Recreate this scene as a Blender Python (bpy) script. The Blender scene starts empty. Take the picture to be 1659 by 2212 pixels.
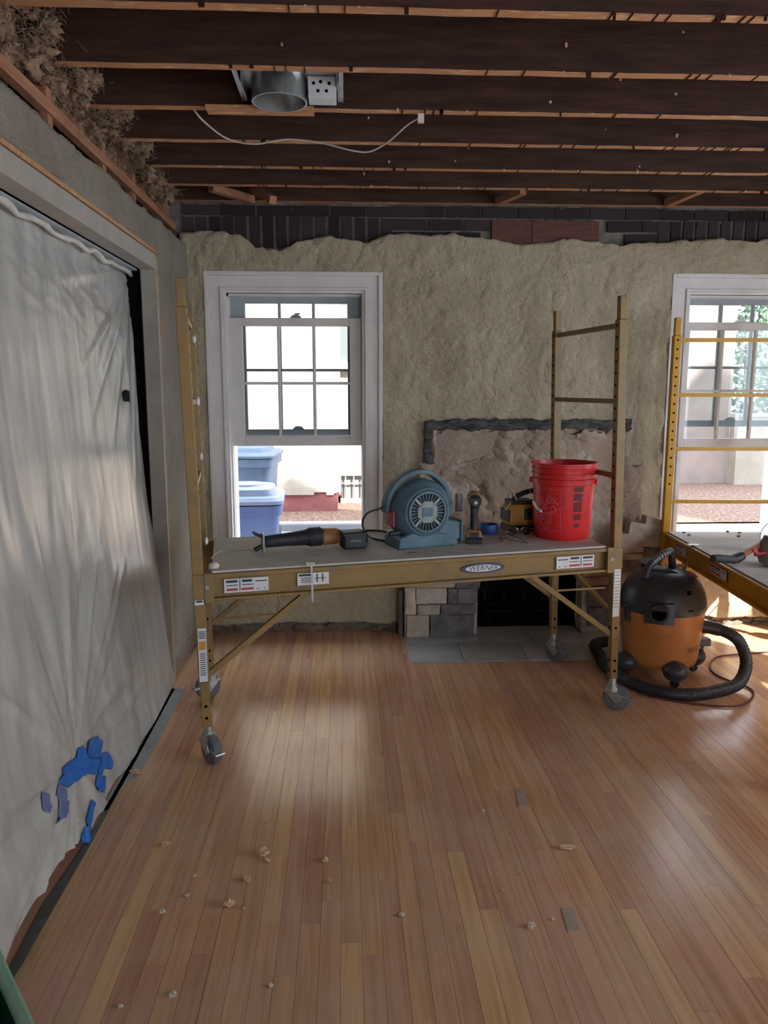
import bpy, bmesh, math, random
import numpy as np
from mathutils import Vector, Matrix, noise as mnoise

# ------------------------------------------------------------------ camera, light, exposure
S = bpy.context.scene
COL = S.collection
FPX, CX, CY, H = 1660.0, 829.5, 1106.0, 1.5
YAW, PITCH = math.radians(2.877), math.radians(9.104)
FWD = Vector((math.sin(YAW)*math.cos(PITCH), math.cos(YAW)*math.cos(PITCH), -math.sin(PITCH)))
RGT = Vector((math.cos(YAW), -math.sin(YAW), 0))
UPV = RGT.cross(FWD)
CAM = Vector((0, 0, H))
cd = bpy.data.cameras.new('camera'); cam = bpy.data.objects.new('camera', cd); COL.objects.link(cam)
cd.sensor_fit = 'VERTICAL'; cd.sensor_height = 36.0; cd.lens = 36.0*FPX/2212.0
cd.clip_start = 0.02; cd.clip_end = 300
cam.matrix_world = Matrix(((RGT.x, UPV.x, -FWD.x, CAM.x), (RGT.y, UPV.y, -FWD.y, CAM.y), (RGT.z, UPV.z, -FWD.z, CAM.z), (0, 0, 0, 1)))
S.camera = cam

w = bpy.data.worlds.new('World'); S.world = w; w.use_nodes = True
bg = w.node_tree.nodes['Background']
bg.inputs[0].default_value = (0.80, 0.90, 1.0, 1); bg.inputs[1].default_value = 2.3
sd = bpy.data.lights.new('sun', 'SUN'); sd.energy = 6.0; sd.angle = math.radians(1.0); sd.color = (1, 0.93, 0.82)
sun = bpy.data.objects.new('sun', sd); COL.objects.link(sun)
SUNDIR = Vector((-.574*.766, .819*.766, -.643)).normalized()
sun.rotation_euler = SUNDIR.to_track_quat('-Z', 'Y').to_euler(); sun.location = (8, -12, 12)

vs = S.view_settings
S.display_settings.display_device = 'sRGB'
vs.view_transform = 'Standard'; vs.look = 'None'; vs.gamma = 1.0; vs.use_curve_mapping = False
vs.exposure = 1.95
try:
    S.cycles.max_bounces = 8; S.cycles.diffuse_bounces = 5; S.cycles.glossy_bounces = 3
    S.cycles.transparent_max_bounces = 12; S.cycles.caustics_reflective = False; S.cycles.caustics_refractive = False
    S.cycles.sample_clamp_indirect = 4.0; S.cycles.use_denoising = True
except Exception: pass

random.seed(7)
# ------------------------------------------------------------------ measuring helpers: image point -> place in the room
def _ray(px, py): return RGT*((px-CX)/FPX) - UPV*((py-CY)/FPX) + FWD
def atZ(px, py, z): v = _ray(px, py); return CAM + v*((z-H)/v.z)
def atY(px, py, y): v = _ray(px, py); return CAM + v*(y/v.y)
def atX(px, py, x): v = _ray(px, py); return CAM + v*(x/v.x)

# ------------------------------------------------------------------ materials
def lin(h):
    h = h.lstrip('#'); c = [int(h[i:i+2], 16)/255 for i in (0, 2, 4)]
    return tuple((x/12.92 if x <= .04045 else ((x+.055)/1.055)**2.4) for x in c) + (1,)
MATS = {}
def mat(name, c1, c2=None, scale=8.0, rough=.6, metal=0.0, bump=0.0, bscale=40.0, spec=.5, detail=5.0, coords='obj', stretch=(1, 1, 1),
        rand=0.0, c3=None, lo=.35, hi=.65, rvar=0.0, bstretch=None, alpha=1.0, emit=None, bdist=.01):
    m = bpy.data.materials.new(name); m.use_nodes = True; nt = m.node_tree; N = nt.nodes; L = nt.links
    b = N['Principled BSDF']; b.inputs['Roughness'].default_value = rough; b.inputs['Metallic'].default_value = metal
    b.inputs['Specular IOR Level'].default_value = spec; b.inputs['Alpha'].default_value = alpha
    b.inputs['Base Color'].default_value = lin(c1)
    if coords == 'obj': src = N.new('ShaderNodeTexCoord').outputs['Object']
    else: src = N.new('ShaderNodeNewGeometry').outputs['Position']
    oi = N.new('ShaderNodeObjectInfo')
    def noise(sc, st, det):
        mp = N.new('ShaderNodeMapping'); mp.inputs['Scale'].default_value = st; L.new(src, mp.inputs['Vector'])
        cb = N.new('ShaderNodeVectorMath'); cb.operation = 'ADD'; L.new(mp.outputs[0], cb.inputs[0])
        ml = N.new('ShaderNodeMath'); ml.operation = 'MULTIPLY'; ml.inputs[1].default_value = 37.0; L.new(oi.outputs['Random'], ml.inputs[0]); L.new(ml.outputs[0], cb.inputs[1])
        n = N.new('ShaderNodeTexNoise'); n.inputs['Scale'].default_value = sc; n.inputs['Detail'].default_value = det; n.inputs['Roughness'].default_value = .6
        L.new(cb.outputs[0], n.inputs['Vector']); return n.outputs['Fac']
    colour = None
    if c2:
        f = noise(scale, stretch, detail); r = N.new('ShaderNodeValToRGB'); L.new(f, r.inputs[0])
        r.color_ramp.elements[0].position = lo; r.color_ramp.elements[1].position = hi
        r.color_ramp.elements[0].color = lin(c1); r.color_ramp.elements[1].color = lin(c2)
        if c3: e = r.color_ramp.elements.new((lo+hi)/2+.04); e.color = lin(c3)
        colour = r.outputs[0]
        if rvar:
            mr = N.new('ShaderNodeMapRange'); mr.inputs['To Min'].default_value = rough-rvar; mr.inputs['To Max'].default_value = rough+rvar
            mr.inputs['From Min'].default_value = .3; mr.inputs['From Max'].default_value = .7
            L.new(f, mr.inputs[0]); L.new(mr.outputs[0], b.inputs['Roughness'])
    if rand:
        hs = N.new('ShaderNodeHueSaturation'); hs.inputs['Color'].default_value = lin(c1)
        if colour: L.new(colour, hs.inputs['Color'])
        mr = N.new('ShaderNodeMapRange'); mr.inputs['To Min'].default_value = 1-rand; mr.inputs['To Max'].default_value = 1+rand
        L.new(oi.outputs['Random'], mr.inputs[0]); L.new(mr.outputs[0], hs.inputs['Value']); colour = hs.outputs[0]
    if colour: L.new(colour, b.inputs['Base Color'])
    if bump:
        bn = N.new('ShaderNodeBump'); bn.inputs['Strength'].default_value = bump; bn.inputs['Distance'].default_value = bdist
        L.new(noise(bscale, bstretch or stretch, 4), bn.inputs['Height']); L.new(bn.outputs[0], b.inputs['Normal'])
    if emit: b.inputs['Emission Color'].default_value = lin(emit); b.inputs['Emission Strength'].default_value = 1
    MATS[name] = m; return m

def plank_material():
    m = bpy.data.materials.new('oak_strip_floor'); m.use_nodes = True; N = m.node_tree.nodes; L = m.node_tree.links; b = N['Principled BSDF']
    oi = N.new('ShaderNodeObjectInfo'); g = N.new('ShaderNodeNewGeometry')
    r = N.new('ShaderNodeValToRGB'); cr = r.color_ramp; L.new(oi.outputs['Random'], r.inputs[0])
    cols = ['b98670', 'ca9c74', 'bd8d74', 'c39470', 'cfa475', 'b27e66', 'c69770', 'd2a876']
    cr.elements[0].color = lin(cols[0]); cr.elements[1].color = lin(cols[-1]); cr.elements[1].position = 1
    for i, c in enumerate(cols[1:-1]): e = cr.elements.new((i+1)/(len(cols)-1)); e.color = lin(c)
    mp = N.new('ShaderNodeMapping'); mp.inputs['Scale'].default_value = (55, 2.2, 1); L.new(g.outputs['Position'], mp.inputs[0])
    ad = N.new('ShaderNodeVectorMath'); ad.operation = 'ADD'; L.new(mp.outputs[0], ad.inputs[0])
    ml = N.new('ShaderNodeMath'); ml.operation = 'MULTIPLY'; ml.inputs[1].default_value = 91; L.new(oi.outputs['Random'], ml.inputs[0]); L.new(ml.outputs[0], ad.inputs[1])
    n = N.new('ShaderNodeTexNoise'); n.inputs['Scale'].default_value = 1.0; n.inputs['Detail'].default_value = 6; n.inputs['Distortion'].default_value = .6; L.new(ad.outputs[0], n.inputs['Vector'])
    r2 = N.new('ShaderNodeValToRGB'); L.new(n.outputs['Fac'], r2.inputs[0]); r2.color_ramp.elements[0].color = (.80, .78, .76, 1); r2.color_ramp.elements[1].color = (1.12, 1.12, 1.12, 1)
    r2.color_ramp.elements[0].position = .32; r2.color_ramp.elements[1].position = .6
    mx = N.new('ShaderNodeMix'); mx.data_type = 'RGBA'; mx.blend_type = 'MULTIPLY'; mx.inputs[0].default_value = 1
    L.new(r.outputs[0], mx.inputs[6]); L.new(r2.outputs[0], mx.inputs[7])
    # plaster dust lying on the boards, in blotches
    n2 = N.new('ShaderNodeTexNoise'); n2.inputs['Scale'].default_value = 2.3; n2.inputs['Detail'].default_value = 7; n2.inputs['Roughness'].default_value = .65; L.new(g.outputs['Position'], n2.inputs['Vector'])
    mr = N.new('ShaderNodeMapRange'); mr.inputs['From Min'].default_value = .35; mr.inputs['From Max'].default_value = .75; mr.inputs['To Max'].default_value = .5; L.new(n2.outputs['Fac'], mr.inputs[0])
    mx2 = N.new('ShaderNodeMix'); mx2.data_type = 'RGBA'; mx2.inputs[7].default_value = lin('cdb5a6'); L.new(mr.outputs[0], mx2.inputs[0]); L.new(mx.outputs[2], mx2.inputs[6])
    L.new(mx2.outputs[2], b.inputs['Base Color'])
    n3 = N.new('ShaderNodeTexNoise'); n3.inputs['Scale'].default_value = 3.1; n3.inputs['Detail'].default_value = 6; L.new(g.outputs['Position'], n3.inputs['Vector'])
    m3 = N.new('ShaderNodeMapRange'); m3.inputs['From Min'].default_value = .3; m3.inputs['From Max'].default_value = .7; m3.inputs['To Min'].default_value = .06; m3.inputs['To Max'].default_value = .2
    L.new(n3.outputs['Fac'], m3.inputs[0]); L.new(m3.outputs[0], b.inputs['Roughness']); b.inputs['Specular IOR Level'].default_value = .2
    n4 = N.new('ShaderNodeTexNoise'); n4.inputs['Scale'].default_value = 14; n4.inputs['Detail'].default_value = 8; n4.inputs['Roughness'].default_value = .7; L.new(g.outputs['Position'], n4.inputs['Vector'])
    bp = N.new('ShaderNodeBump'); bp.inputs['Strength'].default_value = .22; bp.inputs['Distance'].default_value = .004; L.new(n4.outputs['Fac'], bp.inputs['Height']); L.new(bp.outputs[0], b.inputs['Normal'])
    MATS['plank'] = m; return m

def glass_material():
    m = bpy.data.materials.new('window_glass'); m.use_nodes = True; N = m.node_tree.nodes; L = m.node_tree.links
    N.remove(N['Principled BSDF']); o = N['Material Output']
    t = N.new('ShaderNodeBsdfTransparent'); t.inputs[0].default_value = (.93, .95, .95, 1); gl = N.new('ShaderNodeBsdfGlossy'); gl.inputs['Roughness'].default_value = .03
    fr = N.new('ShaderNodeFresnel'); fr.inputs[0].default_value = 1.35; mx = N.new('ShaderNodeMixShader')
    L.new(fr.outputs[0], mx.inputs[0]); L.new(t.outputs[0], mx.inputs[1]); L.new(gl.outputs[0], mx.inputs[2]); L.new(mx.outputs[0], o.inputs[0])
    MATS['glass'] = m; return m

def film_material():
    m = bpy.data.materials.new('plastic_film'); m.use_nodes = True; N = m.node_tree.nodes; L = m.node_tree.links; b = N['Principled BSDF']; o = N['Material Output']
    b.inputs['Base Color'].default_value = lin('eae9e4'); b.inputs['Roughness'].default_value = .3; b.inputs['Specular IOR Level'].default_value = .6; b.inputs['Coat Weight'].default_value = .8; b.inputs['Coat Roughness'].default_value = .22
    g = N.new('ShaderNodeNewGeometry'); mp = N.new('ShaderNodeMapping'); mp.inputs['Scale'].default_value = (0, 4.2, .8); L.new(g.outputs['Position'], mp.inputs[0])
    n = N.new('ShaderNodeTexNoise'); n.inputs['Scale'].default_value = 3; n.inputs['Detail'].default_value = 5; L.new(mp.outputs[0], n.inputs['Vector'])
    bp = N.new('ShaderNodeBump'); bp.inputs['Strength'].default_value = .1; bp.inputs['Distance'].default_value = .01; L.new(n.outputs['Fac'], bp.inputs['Height']); L.new(bp.outputs[0], b.inputs['Normal'])
    tr = N.new('ShaderNodeBsdfTransparent'); tl = N.new('ShaderNodeBsdfTranslucent'); tl.inputs[0].default_value = lin('eae9e4')
    m1 = N.new('ShaderNodeMixShader'); m1.inputs[0].default_value = .25; L.new(b.outputs[0], m1.inputs[1]); L.new(tl.outputs[0], m1.inputs[2])
    # cloudier and clearer streaks in the film
    mr = N.new('ShaderNodeMapRange'); mr.inputs['From Min'].default_value = .35; mr.inputs['From Max'].default_value = .65; mr.inputs['To Min'].default_value = .34; mr.inputs['To Max'].default_value = .12
    L.new(n.outputs['Fac'], mr.inputs[0])
    m2 = N.new('ShaderNodeMixShader'); L.new(mr.outputs[0], m2.inputs[0]); L.new(m1.outputs[0], m2.inputs[1]); L.new(tr.outputs[0], m2.inputs[2]); L.new(m2.outputs[0], o.inputs[0])
    MATS['film'] = m; return m

plank_material(); glass_material(); film_material()
mat('stucco', 'aa9e88', 'b9ae98', 3, .85, bump=.8, bscale=34, coords='pos', c3='b0a48d', spec=.25, bdist=.02)
mat('stucco_left', 'a1998a', 'b1aa9b', 5, .85, bump=1.0, bscale=95, coords='pos', spec=.2, bdist=.03)
mat('masonry', '55504c', '6e665f', 9, .9, bump=.8, bscale=60, coords='pos', spec=.2)
mat('broken_edge', '66574f', '87786e', 12, .95, bump=.8, bscale=60, coords='pos', spec=.2)
mat('mortar', '69645f', '86807a', 14, .95, bump=.8, bscale=60, coords='pos', spec=.2)
mat('brick', '39363a', '57484a', 22, .9, bump=.7, bscale=90, rand=.35, spec=.2, lo=.3, hi=.75)
mat('red_wood', '5a3530', '6d443a', 6, .8, stretch=(1, 8, 8), bump=.3, rand=.1)
mat('scratch_coat', '9f9083', 'bdb1a6', 7, .9, bump=1.0, bscale=34, coords='pos', c3='a89483', spec=.2, detail=8)
mat('black_caulk', '2b2a2d', '5c5a5c', 16, .8, coords='pos', stretch=(1, 1, 3), bump=.6)
mat('stone_grey', '5d5a60', '7f7a7a', 11, .85, bump=.8, bscale=45, rand=.22)
mat('stone_pale', 'a59688', 'c2b6aa', 9, .88, bump=.8, bscale=45, rand=.12)
mat('slate', '9a9d9e', 'b4b6b1', 5, .55, bump=.35, bscale=25, rand=.12, rvar=.1)
mat('soot', '17171a', '27262a', 8, .95, bump=.6, bscale=40, coords='pos', spec=.15)  # soot in the firebox; also painted darkness for cavity, slot and tear
mat('iron', '151517', '232224', 12, .6, metal=.6)
mat('paint_white', 'd6d2d1', 'e0dcda', 7, .45, bump=.08, bscale=30, coords='pos', spec=.4)
mat('paint_grey', '9d9890', 'aba59c', 9, .6, bump=.12, bscale=40, coords='pos')
mat('sash_out', '99a3a8', 'a5aeb2', 7, .5, coords='pos')
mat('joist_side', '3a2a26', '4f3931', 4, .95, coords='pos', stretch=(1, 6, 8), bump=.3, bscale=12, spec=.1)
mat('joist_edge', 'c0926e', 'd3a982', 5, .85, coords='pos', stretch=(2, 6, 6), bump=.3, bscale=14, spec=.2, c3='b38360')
mat('old_board', '8f6249', 'aa7b5d', 6, .85, coords='pos', stretch=(6, 1, 6), bump=.35, bscale=16, rand=.15)
mat('grey_wood', '75675f', '8a7a70', 6, .85, coords='pos', stretch=(6, 1, 6), bump=.3)
mat('raw_wood', 'a77f57', 'c09a70', 6, .8, coords='pos', stretch=(8, 8, 1.5), bump=.2)
mat('subfloor', '2e1e19', '422b23', 4, .95, coords='pos', stretch=(4, 1, 1), spec=.1)
mat('insulation', '75604f', 'a58b76', 14, 1.0, coords='pos', bump=.9, bscale=60, spec=.05)
mat('yellow', '896c34', '726043', 9, .5, bump=.1, bscale=50, coords='pos', c3='806638', rand=.05)
mat('yellow_new', 'd09a1c', 'c08d1a', 9, .38, bump=.06, bscale=50, coords='pos')
mat('ply_deck', 'bdb6b1', 'd0c9c4', 6, .75, coords='pos', stretch=(1.2, 4, 1), bump=.25, bscale=35, c3='c6bfba')
mat('steel', '8d8f8e', 'a3a5a3', 20, .38, metal=.8)
mat('galv', 'a9adac', 'c3c6c4', 30, .32, metal=.85)
mat('rubber', '2a2a2c', '39393b', 20, .7, bump=.15)
mat('grey_wheel', '55575a', '66686b', 12, .6)
mat('hole', '0d0b08', rough=1, spec=0)
mat('label_white', 'c7cbd0', 'd5d8da', 14, .5)
mat('label_red', 'a8323a', rough=.5)
mat('label_dark', '2e3138', rough=.6)
mat('label_purple', '4a3345', rough=.6)
mat('navy', '2d3a5a', rough=.5)
mat('bucket_red', 'd8262b', 'c81f26', 3, .38, spec=.45)
mat('bucket_print', 'd8686a', rough=.5)
mat('bucket_black', '571c22', rough=.6)
mat('blower_blue', '48616f', '5d7783', 10, .55, bump=.1, bscale=40, spec=.4)
mat('blower_dust', '7d8a8c', '97a09d', 14, .8, bump=.15)
mat('dark_grille', '10181d', rough=.7)
mat('tool_black', '1d1e24', '2b2d33', 14, .55, bump=.1)
mat('tool_yellow', 'bd8a2c', 'a87a2b', 14, .5)
mat('tool_tan', 'a8794a', '8f6138', 14, .55)
mat('tape_blue', '1f62b4', '2a6fc0', 20, .6, bump=.2, bscale=60)
mat('tape_dark_blue', '22438a', '2a4f9a', 20, .5)
mat('tape_veiled', '5d6a94', '6b779c', 20, .6)  # paler blue: the film's veil over the tape is put into the colour
mat('hem_shadow', '5d5e59', '6c6c66', 20, .7)
mat('tape_grey', '8a9298', '9ba3a8', 14, .35, bump=.3, bscale=30, coords='pos')
mat('amber', '6a3a2c', rough=.2)
mat('lens', '241a22', rough=.08, spec=.9)
mat('chrome', 'bfc2c4', rough=.15, metal=1)
mat('white_plastic', 'd9d3cf', rough=.4)
mat('vac_orange', 'b5763e', 'a86c38', 6, .42, bump=.05, bscale=30)
mat('vac_black', '2b2d31', '383b40', 16, .42, bump=.08)
mat('hose_black', '242629', '303236', 20, .5)
mat('cord_red', '4a2224', '5c2c2c', 20, .5)
mat('cord_black', '1a1a1d', rough=.5)
mat('wire_grey', 'a9a097', 'b9b0a8', 20, .6)
mat('orange_tool', 'c96a3c', 'd8875a', 10, .5)
mat('red_tool', 'b52a3c', 'c43e4c', 10, .45)
mat('grey_tool', '6a625f', '7d7571', 10, .5)
mat('crumb', 'c6a47c', 'd8bd98', 30, .95, bump=.8, bscale=120, spec=.1)
mat('crumb_pale', 'c9b8a8', 'd8cabc', 30, .95, bump=.8, bscale=120, spec=.1)
mat('green_tote', '0e3b2b', '124634', 10, .45)
mat('green_rim', '7fa892', '93b8a3', 14, .5)
mat('patch_filler', 'a08c7d', 'b09c8d', 20, .5, coords='pos')
mat('house_stucco', '938a80', 'a69c91', 2, .9, coords='pos', bump=.5, bscale=6, spec=.2)
mat('house_pink', '857672', '92837e', 2, .9, coords='pos', bump=.4, bscale=6)
mat('foundation_red', '713c3e', '85504f', 4, .9, coords='pos', bump=.4, bscale=20)
mat('driveway', '77767c', '85848a', 1.5, .9, coords='pos', bump=.3, bscale=10)
mat('mulch', '4a382f', '93796a', 20, .95, coords='pos', bump=1, bscale=20, c3='6b5247', detail=8)
mat('bin_blue', '47557f', '526089', 4, .6)
mat('bin_lid', '6a7590', '77829c', 4, .5)
mat('bin_grey', '4f5e74', '5a6a80', 4, .6)
mat('house_window', '73787a', rough=.15)
mat('bark', '5c4a3d', '77604f', 14, .95, bump=.8, bscale=40)
mat('leaf', '2c4630', '4d6648', 9, .7, coords='pos', rand=.1)
mat('roofing', '6a625c', '7a716a', 10, .9)
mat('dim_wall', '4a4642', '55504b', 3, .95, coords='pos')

# ------------------------------------------------------------------ mesh helpers
class MB:
    def __init__(s): s.v = []; s.f = []; s.mi = []
    def add(s, vs, fs, mi=0):
        o = len(s.v); s.v += [tuple(x) for x in vs]; s.f += [tuple(i+o for i in f) for f in fs]; s.mi += [mi]*len(fs); return s
    def hexa(s, p, mi=0):   # p: bottom 4 ccw, top 4 ccw
        return s.add(p, [(3, 2, 1, 0), (4, 5, 6, 7), (0, 1, 5, 4), (1, 2, 6, 5), (2, 3, 7, 6), (3, 0, 4, 7)], mi)
    def box(s, x0, x1, y0, y1, z0, z1, M=None, mi=0):
        p = [(x0, y0, z0), (x1, y0, z0), (x1, y1, z0), (x0, y1, z0), (x0, y0, z1), (x1, y0, z1), (x1, y1, z1), (x0, y1, z1)]
        if M is not None: p = [M(*q) if callable(M) else tuple(M @ Vector(q)) for q in p]
        return s.hexa(p, mi)
    def cyl(s, p0, p1, r0, r1=None, n=16, mi=0):
        return s.tube([p0, p1], [r0, r0 if r1 is None else r1], n, mi=mi)
    def tube(s, pts, r, n=8, mi=0, caps=True, sq=False):
        pts = [Vector(p) for p in pts]; k = len(pts)
        rs = list(r) if isinstance(r, (list, tuple)) else [r]*k
        vs = []; pn = None
        for i, p in enumerate(pts):
            t = (pts[min(i+1, k-1)]-pts[max(i-1, 0)]).normalized()
            if pn is None:
                a = Vector((0, 0, 1)) if abs(t.z) < .9 else Vector((1, 0, 0)); nx = t.cross(a).normalized()
            else:
                nx = pn - t*pn.dot(t)
                nx = nx.normalized() if nx.length > 1e-6 else t.orthogonal().normalized()
            pn = nx; ny = t.cross(nx)
            for j in range(n):
                a = 2*math.pi*j/n + (math.pi/4 if sq else 0); vs.append(p + (nx*math.cos(a)+ny*math.sin(a))*rs[i])
        fs = []
        for i in range(k-1):
            for j in range(n): fs.append((i*n+j, i*n+(j+1) % n, (i+1)*n+(j+1) % n, (i+1)*n+j))
        if caps: fs += [tuple(range(n-1, -1, -1)), tuple((k-1)*n+j for j in range(n))]
        return s.add(vs, fs, mi)
    def lathe(s, prof, n=24, M=None, mi=0, cap0=False, cap1=False):
        vs = []
        for r, z in prof:
            for j in range(n):
                a = 2*math.pi*j/n; q = Vector((r*math.cos(a), r*math.sin(a), z)); vs.append(M @ q if M is not None else q)
        fs = []
        for i in range(len(prof)-1):
            for j in range(n): fs.append((i*n+j, i*n+(j+1) % n, (i+1)*n+(j+1) % n, (i+1)*n+j))
        if cap0: fs.append(tuple(range(n-1, -1, -1)))
        if cap1: fs.append(tuple((len(prof)-1)*n+j for j in range(n)))
        return s.add(vs, fs, mi)
    def prism(s, outline, d0, d1, M):   # outline in (a,b); M(a,b,d)->xyz
        n = len(outline); vs = [M(a, b, d0) for a, b in outline]+[M(a, b, d1) for a, b in outline]
        fs = [tuple(range(n-1, -1, -1)), tuple(range(n, 2*n))]+[(i, (i+1) % n, n+(i+1) % n, n+i) for i in range(n)]
        return s.add(vs, fs)
    def blob(s, c, r, sc=(1, 1, 1), amp=.3, fr=1.0, sub=2, seed=0, rot=None):
        bm = bmesh.new(); bmesh.ops.create_icosphere(bm, subdivisions=sub, radius=1)
        vs = []
        for v in bm.verts:
            k = 1+amp*(mnoise.noise(v.co*1.7*fr+Vector((seed*3.1, seed*1.7, seed)))*1.6+.6*mnoise.noise(v.co*4*fr+Vector((seed, 0, seed*2.3))))
            q = Vector((v.co.x*sc[0], v.co.y*sc[1], v.co.z*sc[2]))*r*k
            if rot is not None: q = rot @ q
            vs.append(Vector(c)+q)
        bm.verts.index_update(); fs = [tuple(x.index for x in f.verts) for f in bm.faces]; bm.free(); return s.add(vs, fs)

def mesh_of(name, mb, mats, smooth=False, fix=True):
    me = bpy.data.meshes.new(name); me.from_pydata([tuple(v) for v in mb.v], [], mb.f)
    for m in (mats if isinstance(mats, (list, tuple)) else [mats]): me.materials.append(MATS[m])
    if any(mb.mi): me.polygons.foreach_set('material_index', mb.mi)
    if fix:
        bm = bmesh.new(); bm.from_mesh(me); bmesh.ops.recalc_face_normals(bm, faces=bm.faces); bm.to_mesh(me); bm.free()
    if smooth: me.polygons.foreach_set('use_smooth', [True]*len(me.polygons))
    me.update(); return me
def obj(name, mb, mats, parent=None, smooth=False, bevel=0.0, loc=None, rot=None, seg=2, auto=None, solid=0, fix=True, **tags):
    me = mb if isinstance(mb, bpy.types.Mesh) else mesh_of(name, mb, mats, smooth or auto is not None, fix)
    o = bpy.data.objects.new(name, me); COL.objects.link(o)
    if parent is not None: o.parent = parent
    if loc is not None: o.location = loc
    if rot is not None: o.rotation_euler = rot
    if solid: md = o.modifiers.new('Solidify', 'SOLIDIFY'); md.thickness = abs(solid); md.offset = -1 if solid > 0 else 1
    if bevel: md = o.modifiers.new('Bevel', 'BEVEL'); md.width = bevel; md.segments = seg; md.limit_method = 'ANGLE'; md.angle_limit = math.radians(40)
    if auto is not None:
        try: me.set_sharp_from_angle(angle=math.radians(auto))
        except Exception: pass
    for k, v in tags.items(): o[k] = v
    return o
def thing(name, label, cat, loc=(0, 0, 0), rz=0.0, group=None, kind=None):
    o = bpy.data.objects.new(name, None); COL.objects.link(o); o.location = loc; o.rotation_euler = (0, 0, rz); o.empty_display_size = .05
    o['label'] = label; o['category'] = cat
    if group: o['group'] = group
    if kind: o['kind'] = kind
    return o
def struct(name, mb, mats, **k):
    o = obj(name, mb, mats, **k); o['kind'] = 'structure'; return o
def rel(p, base): return Vector(p)-Vector(base)
def spline(pts, n=8):
    pts = [Vector(p) for p in pts]; out = []
    for i in range(len(pts)-1):
        p0 = pts[max(i-1, 0)]; p1 = pts[i]; p2 = pts[i+1]; p3 = pts[min(i+2, len(pts)-1)]
        for k in range(n):
            t = k/n; out.append(.5*((2*p1)+(p2-p0)*t+(2*p0-5*p1+4*p2-p3)*t*t+(3*p1-p0-3*p2+p3)*t**3))
    out.append(pts[-1]); return out
def text_mb(body, size, shear=0.0, M=None):
    cu = bpy.data.curves.new('tmp', 'FONT'); cu.body = body; cu.size = size; cu.align_x = 'CENTER'; cu.align_y = 'CENTER'; cu.shear = shear; cu.resolution_u = 3
    o = bpy.data.objects.new('tmp', cu); COL.objects.link(o); dg = bpy.context.evaluated_depsgraph_get(); dg.update()
    me = bpy.data.meshes.new_from_object(o.evaluated_get(dg)); mb = MB()
    mb.add([M(v.co.x, v.co.y) if M else tuple(v.co) for v in me.vertices], [tuple(p.vertices) for p in me.polygons])
    bpy.data.objects.remove(o); bpy.data.curves.remove(cu); bpy.data.meshes.remove(me); return mb

# numpy value noise
def _h(ix, iy, s):
    n = (ix.astype(np.int64)*374761393 + iy.astype(np.int64)*668265263 + s*974634541) & 0xffffffff
    n = ((n ^ (n >> 13))*1274126177) & 0xffffffff
    return ((n ^ (n >> 16)) & 0xffff)/65535.0
def vn(x, y, s=0):
    x = np.asarray(x, float); y = np.asarray(y, float); x, y = np.broadcast_arrays(x, y)
    ix = np.floor(x); iy = np.floor(y); fx = x-ix; fy = y-iy; fx = fx*fx*(3-2*fx); fy = fy*fy*(3-2*fy)
    a = _h(ix, iy, s); b = _h(ix+1, iy, s); c = _h(ix, iy+1, s); d = _h(ix+1, iy+1, s)
    return (a*(1-fx)+b*fx)*(1-fy)+(c*(1-fx)+d*fx)*fy
def fbm(x, y, s=0, o=4):
    t = 0; a = .5; n = 0
    for i in range(o): t = t+a*vn(x*2**i, y*2**i, s+i); n += a; a *= .5
    return t/n
def stucco(a, b, s=0, k=1.0):
    wx = a+.10*(fbm(a*5, b*5, s+20)-.5); wy = b+.10*(fbm(a*5, b*5, s+30)-.5)
    r = 1-np.abs(2*fbm(wx*9, wy*7, s, 4)-1); r = np.clip((r-.78)*5, 0, 1)
    p = np.clip((fbm(wx*6, wy*6, s+7, 5)-.5)*7, -1, 1)
    return k*(.0022*p+.0042*r+.002*(fbm(a*45, b*45, s+3, 2)-.5))
def grid_mesh(name, P, mask, mats):
    # P: (n,m,3) array of points, mask: (n-1,m-1) cells kept
    n, m, _ = P.shape; idx = np.arange(n*m).reshape(n, m)
    q = np.stack([idx[:-1, :-1], idx[1:, :-1], idx[1:, 1:], idx[:-1, 1:]], -1)[mask]
    used = np.unique(q); re = np.full(n*m, -1); re[used] = np.arange(len(used)); q = re[q]; v = P.reshape(-1, 3)[used]
    me = bpy.data.meshes.new(name); me.vertices.add(len(v)); me.vertices.foreach_set('co', v.ravel())
    me.loops.add(q.size); me.loops.foreach_set('vertex_index', q.ravel().astype(np.int32))
    me.polygons.add(len(q)); me.polygons.foreach_set('loop_start', np.arange(0, q.size, 4, dtype=np.int32))
    me.polygons.foreach_set('use_smooth', np.ones(len(q), bool))
    me.materials.append(MATS[mats]); me.update(calc_edges=True); me.validate(); return me

# ================================================================== THE ROOM
XL, YB, XR, YR, ZJ = -0.90, 4.65, 3.40, -2.60, 2.55
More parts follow.
